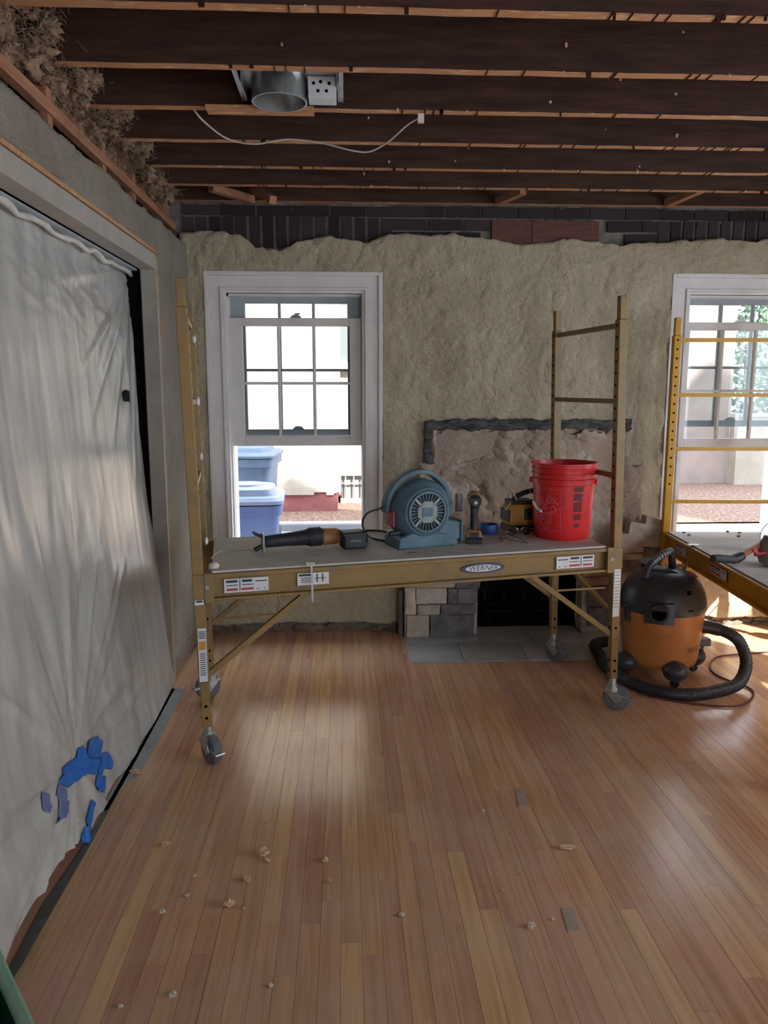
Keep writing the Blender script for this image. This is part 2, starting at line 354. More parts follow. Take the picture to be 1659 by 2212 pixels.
# ---- floor: strip boards, each a board of its own
fb = MB(); fb.box(-3.0, XR+.1, YR-.1, 4.72, -.12, -.013)
floor = struct('floor', fb, 'subfloor')
rf = MB(); rf.box(-3.0, XR+.1, YR-.1, 1.02, -.0125, 0); rf.box(-3.0, -1.0, 1.02, 4.72, -.0125, 0)
obj('floor_rear', rf, 'plank', floor)
PW = .0575
unit = MB(); unit.box(0, PW-.0009, 0, 1, -.012, 0); plank_me = mesh_of('plank', unit, 'plank')
rr = random.Random(11); xx = -1.0; nrow = 0
while xx < 3.3:
    y = 1.02; far = 4.70
    if xx > .34 and xx < 1.92: far = 4.06
    first = True
    ymin = 1.02 if xx < 1.4 else 1.02+(xx-1.4)*.55
    y = ymin
    while y < far-.01:
        Lp = rr.uniform(.8, 2.3)*(rr.uniform(.2, 1) if first else 1); first = False
        if far-(y+Lp) < .25: Lp = far-y
        o = bpy.data.objects.new('plank', plank_me); COL.objects.link(o); o.parent = floor
        o.location = (xx, y, rr.uniform(-.0005, .0003)); o.scale = (1, Lp-.0008, 1); y += Lp
    xx += PW
for (a, b, c, d) in (((1212, 1962), (1238, 1960), (1254, 2012), (1226, 2014)), ((1020, 1418), (1040, 1418), (1042, 1428), (1016, 1428)), ((1113, 1705), (1132, 1702), (1142, 1742), (1120, 1744))):
    m = MB(); P_ = [atZ(q[0], q[1], 0) for q in (a, b, c, d)]
    m.hexa([p-Vector((0, 0, .004)) for p in P_]+[p+Vector((0, 0, .0012)) for p in P_]); obj('filler_patch', m, 'patch_filler', floor)

# ---- ceiling: joists below a dark subfloor
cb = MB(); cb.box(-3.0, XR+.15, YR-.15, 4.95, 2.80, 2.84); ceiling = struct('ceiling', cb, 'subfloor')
jy = [4.615, 4.27, 3.93, 3.54, 3.15, 2.765, 2.355, 1.95, 1.55, 1.15, .75, .35, -.05, -.45, -.85, -1.25, -1.65, -2.05, -2.45]
for i, y in enumerate(jy):
    x0, x1 = -1.02, XR+.02; n = 40; rj = random.Random(i)
    vs = []; m = MB()
    for k in range(n+1):
        x = x0+(x1-x0)*k/n; dz = (rj.random()-.5)*.002; dy = (rj.random()-.5)*.0015
        vs += [(x, y-.022+dy, ZJ+dz), (x, y+.022+dy, ZJ+dz), (x, y+.022, 2.80), (x, y-.022, 2.80)]
    fs = []; mi = []
    for k in range(n):
        a = 4*k; b = a+4
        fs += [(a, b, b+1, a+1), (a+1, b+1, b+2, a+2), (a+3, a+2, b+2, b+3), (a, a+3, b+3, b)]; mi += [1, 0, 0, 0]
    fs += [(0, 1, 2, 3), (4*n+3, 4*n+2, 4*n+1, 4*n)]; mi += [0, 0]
    m.v = vs; m.f = fs; m.mi = mi
    o = obj('joist', m, ['joist_side', 'joist_edge'], ceiling)  # aged wood; bounce light below and shade on the sides also coloured in
    if 1.9 < y < 4.5:     # nail stubs and shreds of lath left along the lower edge
        s = MB()
        for k in range(26):
            x = rj.uniform(-.5, 3.0); q = rj.random()
            if q < .75: s.box(x, x+.0035, y-.0235, y+.0235, ZJ-.0028, ZJ+.001)
            else:
                h = rj.uniform(.008, .02); s.box(x, x+rj.uniform(.006, .02), y-.024, y-.016, ZJ-h, ZJ+.004)
        obj('lath_remnants', s, 'subfloor', o, kind='stuff')
        s = MB()
        for k in range(16):
            x = rj.uniform(-.2, 3.0); z = rj.choice([ZJ-.002, ZJ+rj.uniform(0, .16)])
            s.blob((x, y-.024, z), rj.uniform(.003, .0065), (1, .5, rj.uniform(.7, 1.8)), .35, 1, 1, k)
        obj('plaster_flecks', s, 'crumb', o, kind='stuff')
# cross bridging boards in the last bay, and the drooping lath strips on two joists
for (p0, p1) in (((455, 405), (545, 432)), ((1130, 412), (1075, 436)), ((1515, 408), (1440, 440)), ((590, 432), (545, 405))):
    a = atY(p0[0], p0[1], 4.33); b = atY(p1[0], p1[1], 4.57); m = MB(); m.tube([a, b], .028, 4, sq=True); obj('bridging_board', m, 'old_board', ceiling)
a = atY(445, 228, 3.12); b = atY(678, 246, 3.12); m = MB(); m.box(a.x, b.x, 3.10, 3.17, 2.535, 2.549); obj('nailer_strip', m, 'joist_edge', ceiling)

# ---- back wall: masonry with openings, brick courses, textured plaster
W1 = (-.70, .12, .46, 2.06); W2 = (2.05, 2.79, .46, 2.06); FB = (.80, 1.45, 0, .60)
def wall_with_holes(x0, x1, z0, z1, y0, y1, holes, swap=False):
    m = MB(); xs = sorted({x0, x1, *[h[0] for h in holes], *[h[1] for h in holes]}); zs = sorted({z0, z1, *[h[2] for h in holes], *[h[3] for h in holes]})
    for i in range(len(xs)-1):
        for k in range(len(zs)-1):
            cx_, cz_ = (xs[i]+xs[i+1])/2, (zs[k]+zs[k+1])/2
            if any(h[0] < cx_ < h[1] and h[2] < cz_ < h[3] for h in holes): continue
            if swap: m.box(y0, y1, xs[i], xs[i+1], zs[k], zs[k+1])
            else: m.box(xs[i], xs[i+1], y0, y1, zs[k], zs[k+1])
    return m
wall_back = struct('wall_back', wall_with_holes(-3.0, XR+.15, 0, 2.80, 4.678, 4.95, [W1, W2, FB]), 'mortar')
topline = [(400, 506), (440, 500), (515, 509), (552, 533), (580, 541), (608, 543), (632, 528), (680, 520), (715, 513), (755, 520), (790, 528), (828, 513), (880, 508), (930, 511), (985, 508), (1040, 517), (1075, 522),
           (1110, 529), (1180, 528), (1230, 517), (1285, 524), (1330, 531), (1400, 528), (1450, 524), (1500, 521), (1560, 518), (1610, 523), (1659, 521)]
tl = [(-.95, 2.37)]+[(atY(px, py, YB).x, atY(px, py, YB).z) for px, py in topline]+[(3.5, 2.33)]
step = .0125
gx = np.arange(-.93, XR+step, step); top = np.interp(gx, [t[0] for t in tl], [t[1] for t in tl])+.018*(fbm(gx*22, gx*0, 5, 3)-.5)
bot = .055+.05*(fbm(gx*5, gx*0, 9, 3)-.3); nz = 190; t = np.linspace(0, 1, nz)
GX = np.repeat(gx[:, None], nz, 1); GZ = bot[:, None]+(top-bot)[:, None]*t[None, :]
rel_ = stucco(GX, GZ, 1, 1.9)
edge = np.clip((1-t[None, :])*(top-bot)[:, None]/.05, 0, 1)
GY = YB - rel_ + .012*(1-edge)**2*(fbm(GX*30, GZ*30, 4, 2))
cxm = (GX[:-1, :-1]+GX[1:, 1:])/2; czm = (GZ[:-1, :-1]+GZ[1:, 1:])/2
mask = np.ones_like(cxm, bool)
for h, mgn in ((W1, .098), (W2, .096), (FB, 0)): mask &= ~((cxm > h[0]-mgn) & (cxm < h[1]+mgn) & (czm > h[2]-mgn) & (czm < h[3]+mgn))
me = grid_mesh('plaster', np.stack([GX, GY, GZ], -1), mask, 'stucco')
obj('plaster', me, None, wall_back, solid=-.022, label='cream textured plaster with ragged broken top edge')
# brick courses showing above the plaster
brick_s = MB(); brick_s.box(-.5, .5, -.5, .5, -.5, .5); bme = mesh_of('brick', brick_s, 'brick'); rb = random.Random(3)
def brick(x, z, sx, sz, proud=0.0):
    o = bpy.data.objects.new('brick', bme); COL.objects.link(o); o.parent = wall_back; o.location = (x, 4.678-proud+rb.uniform(-.004, .004), z); o.scale = (sx, .03, sz); o.rotation_euler = (0, rb.uniform(-.02, .02), 0)
for (a, b) in ((-.92, .26), (1.86, 3.3)):
    x = a; k = 0
    while x < b:
        arch = .012*math.sin((x-a)/(b-a)*math.pi); brick(x+.029, 2.385+arch, .058, .175); x += .076
    x = a
    while x < b: brick(x+.1, 2.513, .2, .055); x += .212
for j, z in enumerate((2.30, 2.372, 2.444, 2.516)):
    x = .28 - (.106 if j % 2 else 0)
    while x < 1.86:
        if not (.86 < x+.1 < 1.56 and 2.36 < z < 2.47): brick(max(x, .27)+.1, z, .2, .06)
        x += .212
bz = atY(1063, 475, 4.66); bz2 = atY(1292, 522, 4.66); m = MB(); m.box(bz.x, bz.x+.235, 4.655, 4.69, 2.335, 2.47); obj('wood_block', m, 'red_wood', wall_back)
m = MB(); m.box(bz.x+.238, bz2.x, 4.652, 4.69, 2.338, 2.47); obj('wood_block', m, 'red_wood', wall_back)
m = MB(); rm = random.Random(21)
for i in range(90): m.blob((rm.uniform(-.85, 3.2), 4.672, rm.choice([2.29, 2.475, 2.48, 2.545])+rm.uniform(-.012, .012)), rm.uniform(.008, .02), (1.8, .5, .6), .4, 1, 1, i)
obj('mortar_lumps', m, 'masonry', wall_back, kind='stuff')
m = MB(); rm = random.Random(22)
for i in range(70): m.blob((rm.uniform(-.9, .36), 4.66, rm.uniform(.0, .07)), rm.uniform(.015, .035), (1.8, .6, .8), .4, 1, 1, i)
for i in range(40): m.blob((rm.uniform(1.95, 3.3), 4.66, rm.uniform(.0, .05)), rm.uniform(.012, .03), (1.8, .6, .8), .4, 1, 1, i)
obj('broken_plaster_edge', m, 'broken_edge', wall_back, kind='stuff')

# ---- left wall with the wide opening
OPY, OPZ = 3.84, 2.06
wl = MB()
wl.box(-1.08, -.922, OPY+.11, 4.678, 0, 2.30); wl.box(-1.08, -.922, YR, OPY+.11, OPZ+.06, 2.30); wl.box(-1.08, -.922, YR, .55, 0, OPZ+.06)
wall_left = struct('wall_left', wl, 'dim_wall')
gy = np.arange(.3, 4.662, .0125); ztop = 2.305+.03*(fbm(gy*7, gy*0, 3, 4)-.5); zb = np.full_like(gy, .07); nz = 176; t = np.linspace(0, 1, nz)
GYl = np.repeat(gy[:, None], nz, 1); GZl = zb[:, None]+(ztop-zb)[:, None]*t[None, :]
fine = .0016*(fbm(GYl*60, GZl*60, 8, 2)-.5)
GXl = XL+stucco(GYl, GZl, 40, .75)+2*fine
cym = (GYl[:-1, :-1]+GYl[1:, 1:])/2; czm = (GZl[:-1, :-1]+GZl[1:, 1:])/2
mask = ~((cym < OPY+.025) & (czm < OPZ+.095))
me = grid_mesh('plaster', np.stack([GXl, GYl, GZl], -1), mask, 'stucco_left')
obj('plaster', me, None, wall_left, solid=.022, label='pebbly grey-cream plaster above and beside the opening')
# boards and framing exposed above the left plaster, black backing painted for the cavity's darkness
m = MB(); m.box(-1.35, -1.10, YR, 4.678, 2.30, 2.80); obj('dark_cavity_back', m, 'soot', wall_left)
for (z0, z1, xo, ya, yb) in ((2.385, 2.425, -.95, .6, 4.62), (2.462, 2.53, -.985, .6, 4.62)):
    y = ya; k = 0; rl = random.Random(int(z0*1000))
    while y < yb:
        Lb = rl.uniform(.7, 1.5); y1 = min(y+Lb, yb); m = MB(); dz = rl.uniform(-.008, .008)
        m.hexa([(xo-.03, y, z0+dz), (xo, y, z0+dz), (xo, y1-.004, z0-dz), (xo-.03, y1-.004, z0-dz), (xo-.03, y, z1+dz), (xo, y, z1+dz), (xo, y1-.004, z1-dz), (xo-.03, y1-.004, z1-dz)])
        obj('lath_board', m, 'old_board', wall_left); y = y1
for y in (1.7, 2.2, 2.72, 3.3, 3.75): m = MB(); m.box(-1.0, -.958, y, y+.045, 2.30, 2.47); obj('stud_end', m, 'old_board', wall_left)
# jamb lining and head lining of the opening, raw wood edge strips
tr = MB(); tr.box(-.968, -.893, OPY, OPY+.028, 0, OPZ+.06); tr.box(-.968, -.893, .5, OPY, OPZ, OPZ+.07)
trim = struct('trim_1', tr, 'paint_grey', bevel=.002)
m = MB(); m.box(-.905, -.892, OPY+.03, OPY+.046, .0, OPZ+.09); obj('edge_strip', m, 'raw_wood', trim)
m = MB(); m.box(-.905, -.892, .5, OPY+.046, OPZ+.075, OPZ+.09); obj('edge_strip', m, 'raw_wood', trim)
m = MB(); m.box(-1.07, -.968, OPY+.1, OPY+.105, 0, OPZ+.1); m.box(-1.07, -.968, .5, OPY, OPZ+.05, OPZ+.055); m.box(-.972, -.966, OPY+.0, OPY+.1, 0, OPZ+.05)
obj('dark_slot_lining', m, 'soot', trim)  # black colour put in for the shade inside the slot
m = MB(); m.box(XL-.02, XL+.006, OPY+.06, 4.64, .012, .095); struct('baseboard_left', m, 'grey_wood', bevel=.003)
# adjoining room beyond the film: dim plain walls
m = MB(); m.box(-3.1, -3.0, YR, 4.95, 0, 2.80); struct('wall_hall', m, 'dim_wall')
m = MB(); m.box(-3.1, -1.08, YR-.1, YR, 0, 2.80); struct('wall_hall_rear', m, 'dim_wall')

# ---- right and rear walls (behind and beside the camera) with unseen openings placed and sized to light the room
struct('wall_right', wall_with_holes(YR, 4.95, 0, 2.80, XR, XR+.15, [(2.45, 3.45, .75, 2.05), (.5, 1.9, .7, 2.05), (-1.6, -.2, .7, 2.05)], swap=True), 'stucco')
struct('wall_rear', wall_with_holes(-1.08, XR+.15, 0, 2.80, YR-.15, YR, [(.9, 1.9, 0, 2.05)]), 'stucco')

# ---- windows
def window(n, x0, x1, ztop, zs, loz, upz, mlo, mup, gl, gr):
    W = bpy.data.objects.new('window_%d' % n, None); COL.objects.link(W); W['kind'] = 'structure'
    W['label'] = ('white double-hung window behind the deck with the power saw' if n == 1 else 'white double-hung window behind the bright yellow end frame')
    W['category'] = 'window'
    jx0, jx1 = x0+.117, x1-.112
    c = MB()   # casing: flat board, outer back band, inner bead
    for (a, b, d) in ((0, .024, .034), (.024, .088, .02), (.088, .104, .028), (.104, .12, .016)):
        c.box(x0+a, x0+b, YB-d, YB+.03, .42, ztop-a); c.box(x1-b, x1-a, YB-d, YB+.03, .42, ztop-a); c.box(x0+b if a == 0 else x0+a, x1-b if a == 0 else x1-a, YB-d+.0004, YB+.03, ztop-b, ztop-a)
    obj('casing', c, 'paint_white', W, bevel=.003)
    j = MB(); zh = ztop-.12
    j.box(jx0-.03, jx0, YB-.005, 4.97, .46, zh+.02); j.box(jx1, jx1+.03, YB-.005, 4.97, .46, zh+.02); j.box(jx0, jx1, YB-.005, 4.97, zh, zh+.03); j.box(jx0-.02, jx1+.02, YB-.06, 5.0, .42, zs)
    obj('jamb', j, 'paint_white', W, bevel=.002)
    st = MB()
    for (ya, yb, d) in ((4.672, 4.694, .014), (4.738, 4.746, .012)):
        st.box(jx0, jx0+d, ya, yb, zs, zh); st.box(jx1-d, jx1, ya, yb, zs, zh); st.box(jx0, jx1, ya, yb, zh-d, zh)
    obj('stop_bead', st, 'paint_white', W)
    def sash(name, ya, yb, z0, z1, rb, rt, zm, mt, gl, gr, inner):
        s = MB(); yc = (ya+yb)/2
        s.box(jx0+.004, gl, ya, yb, z0, z1); s.box(gr, jx1-.004, ya, yb, z0, z1); s.box(gl, gr, ya+.001, yb-.001, z0, z0+rb); s.box(gl, gr, ya+.001, yb-.001, z1-rt, z1)
        o = obj(name, s, mt, W, bevel=.003); pw = (gr-gl)/3
        for k in (1, 2): m = MB(); m.box(gl+pw*k-.0085, gl+pw*k+.0085, ya+.004, yb-.004, z0+rb, z1-rt); obj('muntin', m, mt, o, bevel=.003)
        m = MB(); m.box(gl, gr, ya+.0045, yb-.0045, zm-.008, zm+.008); obj('muntin', m, mt, o, bevel=.003)
        for k in range(3):
            for (a, b) in ((z0+rb, zm-.008), (zm+.008, z1-rt)):
                m = MB(); m.box(gl+pw*k+.0085*(k > 0), gl+pw*(k+1)-.0085*(k < 2), yc-.001, yc+.001, a, b); obj('pane', m, 'glass', o)
        l = MB(); cx_ = (gl+gr)/2; zz = z1 if inner else z0+rb
        l.prism([(-.034, 0), (.034, 0), (.026, .012), (.012, .019), (-.012, .019), (-.026, .012)], ya-.004 if inner else ya+.004, yb-.008, lambda a, b, d: (cx_+a, d, zz+b))
        if inner: l.box(cx_-.006, cx_+.026, ya-.012, ya+.008, z1+.019, z1+.027)
        obj('sash_lock' if inner else 'finger_lift', l, 'steel' if inner else mt, o)
        return o
    sash('lower_sash', 4.697, 4.735, loz[0], loz[1], .058, .047, mlo, 'paint_white', gl, gr, True)
    sash('upper_sash', 4.748, 4.786, upz[0], zh+.004, .04, .05, mup, 'sash_out', gl+.012, gr-.012, False)
    return W
window(1, -.807, .224, 2.17, .50, (1.158, 1.915), (1.215, 2.03), 1.533, 1.612, -.604, .030)
window(2, 1.946, 2.895, 2.175, .50, (1.135, 1.90), (1.265, 2.035), 1.487, 1.63, 2.105, 2.735)

# ---- fireplace with stone stripped off, soot-black firebox, slate hearth
fp = thing('fireplace', 'stripped stone fireplace with rough mortar face and soot-black firebox', 'fireplace', (1.1, YB, 0))
FPB = (1.1, YB, 0)
def fobj(name, mb, mt, **k):
    mb.v = [tuple(rel(v, FPB)) for v in mb.v]; return obj(name, mb, mt, fp, **k)
gx = np.arange(.42, 1.85, .006); gz = np.arange(.48, 1.285, .006)
A, B = np.meshgrid(gx, gz, indexing='ij')
lump = .030*(fbm(A*7, B*7, 60, 5)-.45)+.014*np.clip((fbm(A*5+3, B*6, 70, 4)-.5)*8, -1, 1)+.012*(fbm(A*30, B*30, 80, 3)-.5)
yy = YB-.016-np.clip(lump, -.012, .05)
am = (A[:-1, :-1]+A[1:, 1:])/2; bm_ = (B[:-1, :-1]+B[1:, 1:])/2; jit = .022*(fbm(am*16, bm_*16, 90, 4)-.5)
lft = np.where(bm_ > 1.055, .525, .435)+jit; rgt = np.where(bm_ > 1.03, 1.725, 1.825)+jit*2
mask = (am > lft) & (am < rgt) & (bm_ < 1.252+jit*3) & ~((am > .8) & (am < 1.45) & (bm_ < .60))
me = grid_mesh('mortar_face', np.stack([A-1.1, yy-YB, B], -1), mask, 'scratch_coat'); obj('mortar_face', me, None, fp, solid=-.03)
sx = np.arange(.478, 1.738, .006); n9 = 9; tt_ = np.linspace(0, 1, n9)     # dark mantel scar: a ragged strip and its return down the side
hi_ = 1.312+.014*(fbm(sx*18, sx*0, 201, 4)-.5)+.008*(vn(sx*5, sx*0, 202) > .6); lo_ = 1.258+.03*(fbm(sx*14, sx*0, 203, 4)-.5)
SX = np.repeat(sx[:, None], n9, 1); SZ = lo_[:, None]+(hi_-lo_)[:, None]*tt_[None, :]; SY = YB-.02-.014*fbm(SX*25, SZ*60, 204, 3)
obj('mantel_scar', grid_mesh('mantel_scar', np.stack([SX-1.1, SY-YB, SZ], -1), np.ones((len(sx)-1, n9-1), bool), 'black_caulk'), None, fp, solid=-.03)
sz = np.arange(1.05, 1.262, .006); wl_ = .478+.01*(fbm(sz*20, sz*0, 205, 3)-.5); wr_ = .52+.012*(fbm(sz*20, sz*0, 206, 3)-.5)
SZ = np.repeat(sz[:, None], 6, 1); SX = wl_[:, None]+(wr_-wl_)[:, None]*np.linspace(0, 1, 6)[None, :]; SY = YB-.02-.012*fbm(SX*40, SZ*30, 207, 3)
obj('mantel_scar', grid_mesh('mantel_scar', np.stack([SX-1.1, SY-YB, SZ], -1)[:, ::-1], np.ones((len(sz)-1, 5), bool), 'black_caulk'), None, fp, solid=-.03)
m = MB(); m.box(.522, .548, YB-.036, YB, 1.045, 1.262); m.box(.437, .53, YB-.03, YB, 1.035, 1.06); m.box(.437, .46, YB-.034, YB, .72, 1.05); fobj('plaster_lip', m, 'stone_pale', bevel=.008)
m = MB(); m.box(.352, .80, 4.515, 4.66, .004, .58); fobj('mortar_core', m, 'stone_pale', bevel=.01)
m = MB(); m.box(1.45, 1.92, 4.53, 4.66, .004, .52); fobj('mortar_core', m, 'stone_pale', bevel=.01)
def stone(rect, y, proud, mt, seed, tilt=0.0):
    a = atY(rect[0], rect[1], y); b = atY(rect[2], rect[3], y); r_ = random.Random(seed)
    x0, x1, z1, z0 = a.x, b.x, a.z, max(b.z, .006)
    bm = bmesh.new(); bmesh.ops.create_cube(bm, size=1); bmesh.ops.subdivide_edges(bm, edges=bm.edges, cuts=2, use_grid_fill=True)
    cx_, cz_ = (x0+x1)/2, (z0+z1)/2; mb = MB()
    for v in bm.verts:
        n = mnoise.noise_vector(v.co*2.3+Vector((seed*7.1, seed, 0)))
        c = v.co.copy(); e = abs(c.x)**6*64*.08+abs(c.z)**6*64*.08
        X = c.x*(x1-x0)+n.x*.008; Zz = c.z*(z1-z0)+n.z*.006; Yv = c.y*(proud+.03)+n.y*.008+(e*.02 if c.y < 0 else 0)
        ct, s_ = math.cos(tilt), math.sin(tilt)
        mb.v.append((cx_+X*ct-Zz*s_, y+(proud+.03)/2-proud*.5+Yv, cz_+X*s_+Zz*ct))
    bm.verts.index_update(); mb.f = [tuple(q.index for q in f.verts) for f in bm.faces]; mb.mi = [0]*len(mb.f); bm.free()
    fobj('stone', mb, mt, bevel=.004)
for i, (r_, mt) in enumerate((((928, 1328, 1023, 1377), 'stone_grey'), ((952, 1305, 1028, 1326), 'stone_grey'), ((989, 1271, 1030, 1303), 'stone_grey'), ((967, 1271, 987, 1304), 'stone_grey'), ((985, 1246, 1036, 1270), 'stone_grey'),
        ((899, 1270, 964, 1303), 'stone_pale'), ((902, 1306, 949, 1327), 'stone_pale'), ((878, 1329, 926, 1377), 'stone_pale'), ((884, 1248, 982, 1268), 'stone_pale'), ((876, 1270, 897, 1327), 'stone_pale'))):
    stone(r_, 4.50, .03, mt, i)
for i, r_ in enumerate(((876, 1215, 935, 1246), (940, 1212, 1000, 1246), (1003, 1205, 1040, 1244))): stone(r_, 4.52, .03, 'stone_grey', 80+i)
for i, r_ in enumerate(((984, 1066, 1000, 1104), (1036, 1068, 1064, 1127), (1064, 1066, 1098, 1126), (1100, 1070, 1142, 1128), (1000, 1110, 1034, 1150), (1140, 1100, 1190, 1150), (1195, 1090, 1240, 1150))):
    stone(r_, 4.61, .03, 'stone_pale' if i == 1 else 'stone_grey', 20+i)
for i, (r_, mt, tl_) in enumerate((((1391, 1120, 1444, 1146), 'stone_pale', -.22), ((1357, 1131, 1424, 1160), 'stone_pale', -.15), ((1340, 1151, 1386, 1193), 'stone_pale', .05), ((1386, 1162, 1430, 1180), 'stone_pale', -.08),
        ((1386, 1181, 1432, 1207), 'stone_grey', 0), ((1336, 1195, 1386, 1208), 'stone_pale', 0), ((1335, 1209, 1400, 1231), 'stone_grey', 0), ((1402, 1209, 1440, 1235), 'stone_grey', .04), ((1262, 1247, 1312, 1264), 'stone_pale', .06),
        ((1270, 1266, 1318, 1310), 'stone_grey', 0), ((1322, 1233, 1375, 1262), 'stone_pale', 0), ((1376, 1236, 1436, 1270), 'stone_grey', 0), ((1322, 1264, 1380, 1310), 'stone_pale', 0), ((1384, 1272, 1440, 1318), 'stone_pale', 0),
        ((1270, 1312, 1330, 1350), 'stone_grey', 0), ((1333, 1312, 1386, 1350), 'stone_grey', 0), ((1388, 1320, 1440, 1352), 'stone_pale', 0))):
    stone(r_, 4.46 if i < 8 else 4.52, .05 if i < 8 else .03, mt, 40+i, tl_)
m = MB(); m.box(.80, 1.45, 5.2, 5.22, 0, .62); m.box(.79, .80, 4.64, 5.22, 0, .62); m.box(1.45, 1.46, 4.64, 5.22, 0, .62); m.box(.79, 1.46, 4.66, 5.22, .60, .62); m.box(.79, 1.46, 4.689, 5.22, -.05, .002); fobj('firebox', m, 'soot')
m = MB()
for x in (.93, 1.06, 1.19, 1.32): m.tube([(x, 4.72, .14), (x, 4.76, .09), (x, 4.98, .09), (x, 5.0, .16)], .009, 6)
m.tube([(.9, 4.78, .075), (1.36, 4.78, .075)], .009, 6); m.tube([(.9, 4.95, .075), (1.36, 4.95, .075)], .009, 6)
for x in (.92, 1.34):
    for y in (4.78, 4.95): m.tube([(x, y, .075), (x, y, .009)], .008, 6)
gr = obj('fire_grate', m, 'iron'); gr['label'] = 'black iron fire grate standing inside the dark firebox'; gr['category'] = 'grate'
HB = (1.1, 4.06, 0); hearth = thing('hearth', 'grey slate tile hearth laid in front of the fireplace', 'hearth', HB)
for (y0, y1, xs) in ((4.064, 4.385, (.347, .655, 1.02, 1.42, 1.83)), (4.39, 4.69, (.347, .80, 1.12, 1.45, 1.83))):
    for a, b in zip(xs[:-1], xs[1:]):
        m = MB(); m.box(a+.002-HB[0], b-.002-HB[0], y0-HB[1], y1-.003-HB[1], -.0122, .0032); obj('slate_tile', m, 'slate', hearth, bevel=.002)
m = MB(); p = atZ(855, 1372, 0); m.tube([(p.x, p.y+.1, 0), (p.x, p.y+.1, .16), (p.x-.012, p.y+.1, .19)], .011, 8); m.tube([(p.x-.02, p.y+.1, .05), (p.x+.03, p.y+.1, .05)], .008, 6)
gp = obj('gas_pipe', m, 'steel'); gp['label'] = 'short capped metal gas pipe standing beside the stone pier'; gp['category'] = 'pipe'
m = MB(); m.box(.318, .345, 4.53, 4.64, 0.0, .29); sl = obj('loose_stone', m, 'stone_grey', bevel=.008); sl['label'] = 'narrow grey stone slab standing on edge against the stone pier'; sl['category'] = 'stone'

# ================================================================== OUTSIDE
G = -.30
m = MB(); m.box(-30, 40, 5.0, 40, G-.1, G); struct('ground', m, 'driveway')
m = MB(); m.box(-12, 20, 9.9, 30, G-.05, G+.02); m.box(3.2, 20, 9.4, 10, G-.05, G+.02); struct('ground_mulch', m, 'mulch')
NB = (0, 11.2, G)
nh = thing('neighbour_house', 'pale stucco house with dark red foundation beyond the trash bins', 'building', NB)
def nobj(name, mb, mt, **k): mb.v = [tuple(rel(v, NB)) for v in mb.v]; return obj(name, mb, mt, nh, **k)
xc = atY(736, 1000, 11.2).x
m = MB(); m.box(-9, xc, 11.2, 13, .0, 7.5); nobj('wall', m, 'house_stucco')
m = MB(); m.box(xc, 4.2, 12.2, 13, -.3, 7.5); nobj('wall', m, 'house_stucco')
m = MB(); m.box(-9, xc-.05, 11.22, 12.9, G, .06); m.box(xc, 4.2, 12.22, 13, G, -.2); nobj('foundation', m, 'foundation_red')
m = MB(); rq = random.Random(9); x = -4
while x < xc-.1: wdt = rq.uniform(.08, .25); m.box(x, min(x+wdt, xc-.06), 11.19, 11.23, -.02+rq.uniform(-.02, .03), .08); x += wdt
nobj('stucco_edge', m, 'house_stucco')
# basement window with bars, and an upper window
a = atY(738, 1010, 12.18); b = atY(800, 1075, 12.18)
m = MB(); m.box(a.x, b.x, 12.15, 12.25, b.z, a.z-.12); bw = nobj('window', m, 'house_window')
m = MB(); m.box(a.x-.02, b.x, 12.08, 12.2, a.z-.12, a.z-.05); nobj('lintel', m, 'house_stucco')
m = MB(); m.box(a.x-.02, b.x+.1, 12.0, 12.2, b.z-.1, b.z); nobj('sill', m, 'house_stucco')
x = a.x+.06
while x < b.x: m = MB(); m.tube([(x, 12.1, b.z), (x, 12.1, a.z-.12)], .011, 6); nobj('window_bar', m, 'galv'); x += .13
m = MB(); m.tube([(a.x, 12.1, a.z-.24), (b.x, 12.1, a.z-.24)], .011, 6); nobj('window_bar', m, 'galv')
a = atY(733, 700, 12.18); b = atY(800, 782, 12.18)
m = MB(); m.box(a.x, b.x, 12.14, 12.22, b.z, a.z+.6); nobj('window', m, 'house_window')
m = MB(); m.box(a.x-.08, b.x, 12.1, 12.2, b.z-.14, b.z); nobj('sill', m, 'paint_white')
m = MB(); m.box(a.x-.08, a.x, 12.1, 12.2, b.z, a.z+.6); nobj('window_frame', m, 'paint_white')
NB2 = (7, 14.3, G)
xe = atY(1592, 700, 14.3).x
nh2 = thing('garden_house', 'pinkish stucco wall of a house standing behind the mulch bed', 'building', NB2)
m = MB(); m.box(4.0, xe, 14.3, 16, G, 6.0); m.v = [tuple(rel(v, NB2)) for v in m.v]; obj('wall', m, 'house_pink', nh2)
m = MB(); m.box(3.9, xe+.3, 14.1, 16.2, 6.0, 6.2); m.v = [tuple(rel(v, NB2)) for v in m.v]; obj('roof', m, 'roofing', nh2)
m = MB(); zt = atY(1640, 898, 14.5).z; m.box(xe+.002, 14, 14.0, 14.3, G, zt); m.box(xe+.002, 14, 13.95, 14.35, zt, zt+.05)
gw = obj('garden_wall', m, 'house_stucco'); gw['label'] = 'low pale garden wall below the tree outside'; gw['category'] = 'wall'
m = MB(); m.box(-12, 3.1, 9.72, 9.92, G-.02, G+.1); m.box(3.1, 20, 9.22, 9.42, G-.02, G+.1); cu = obj('curb', m, 'driveway', bevel=.02); cu['kind'] = 'structure'
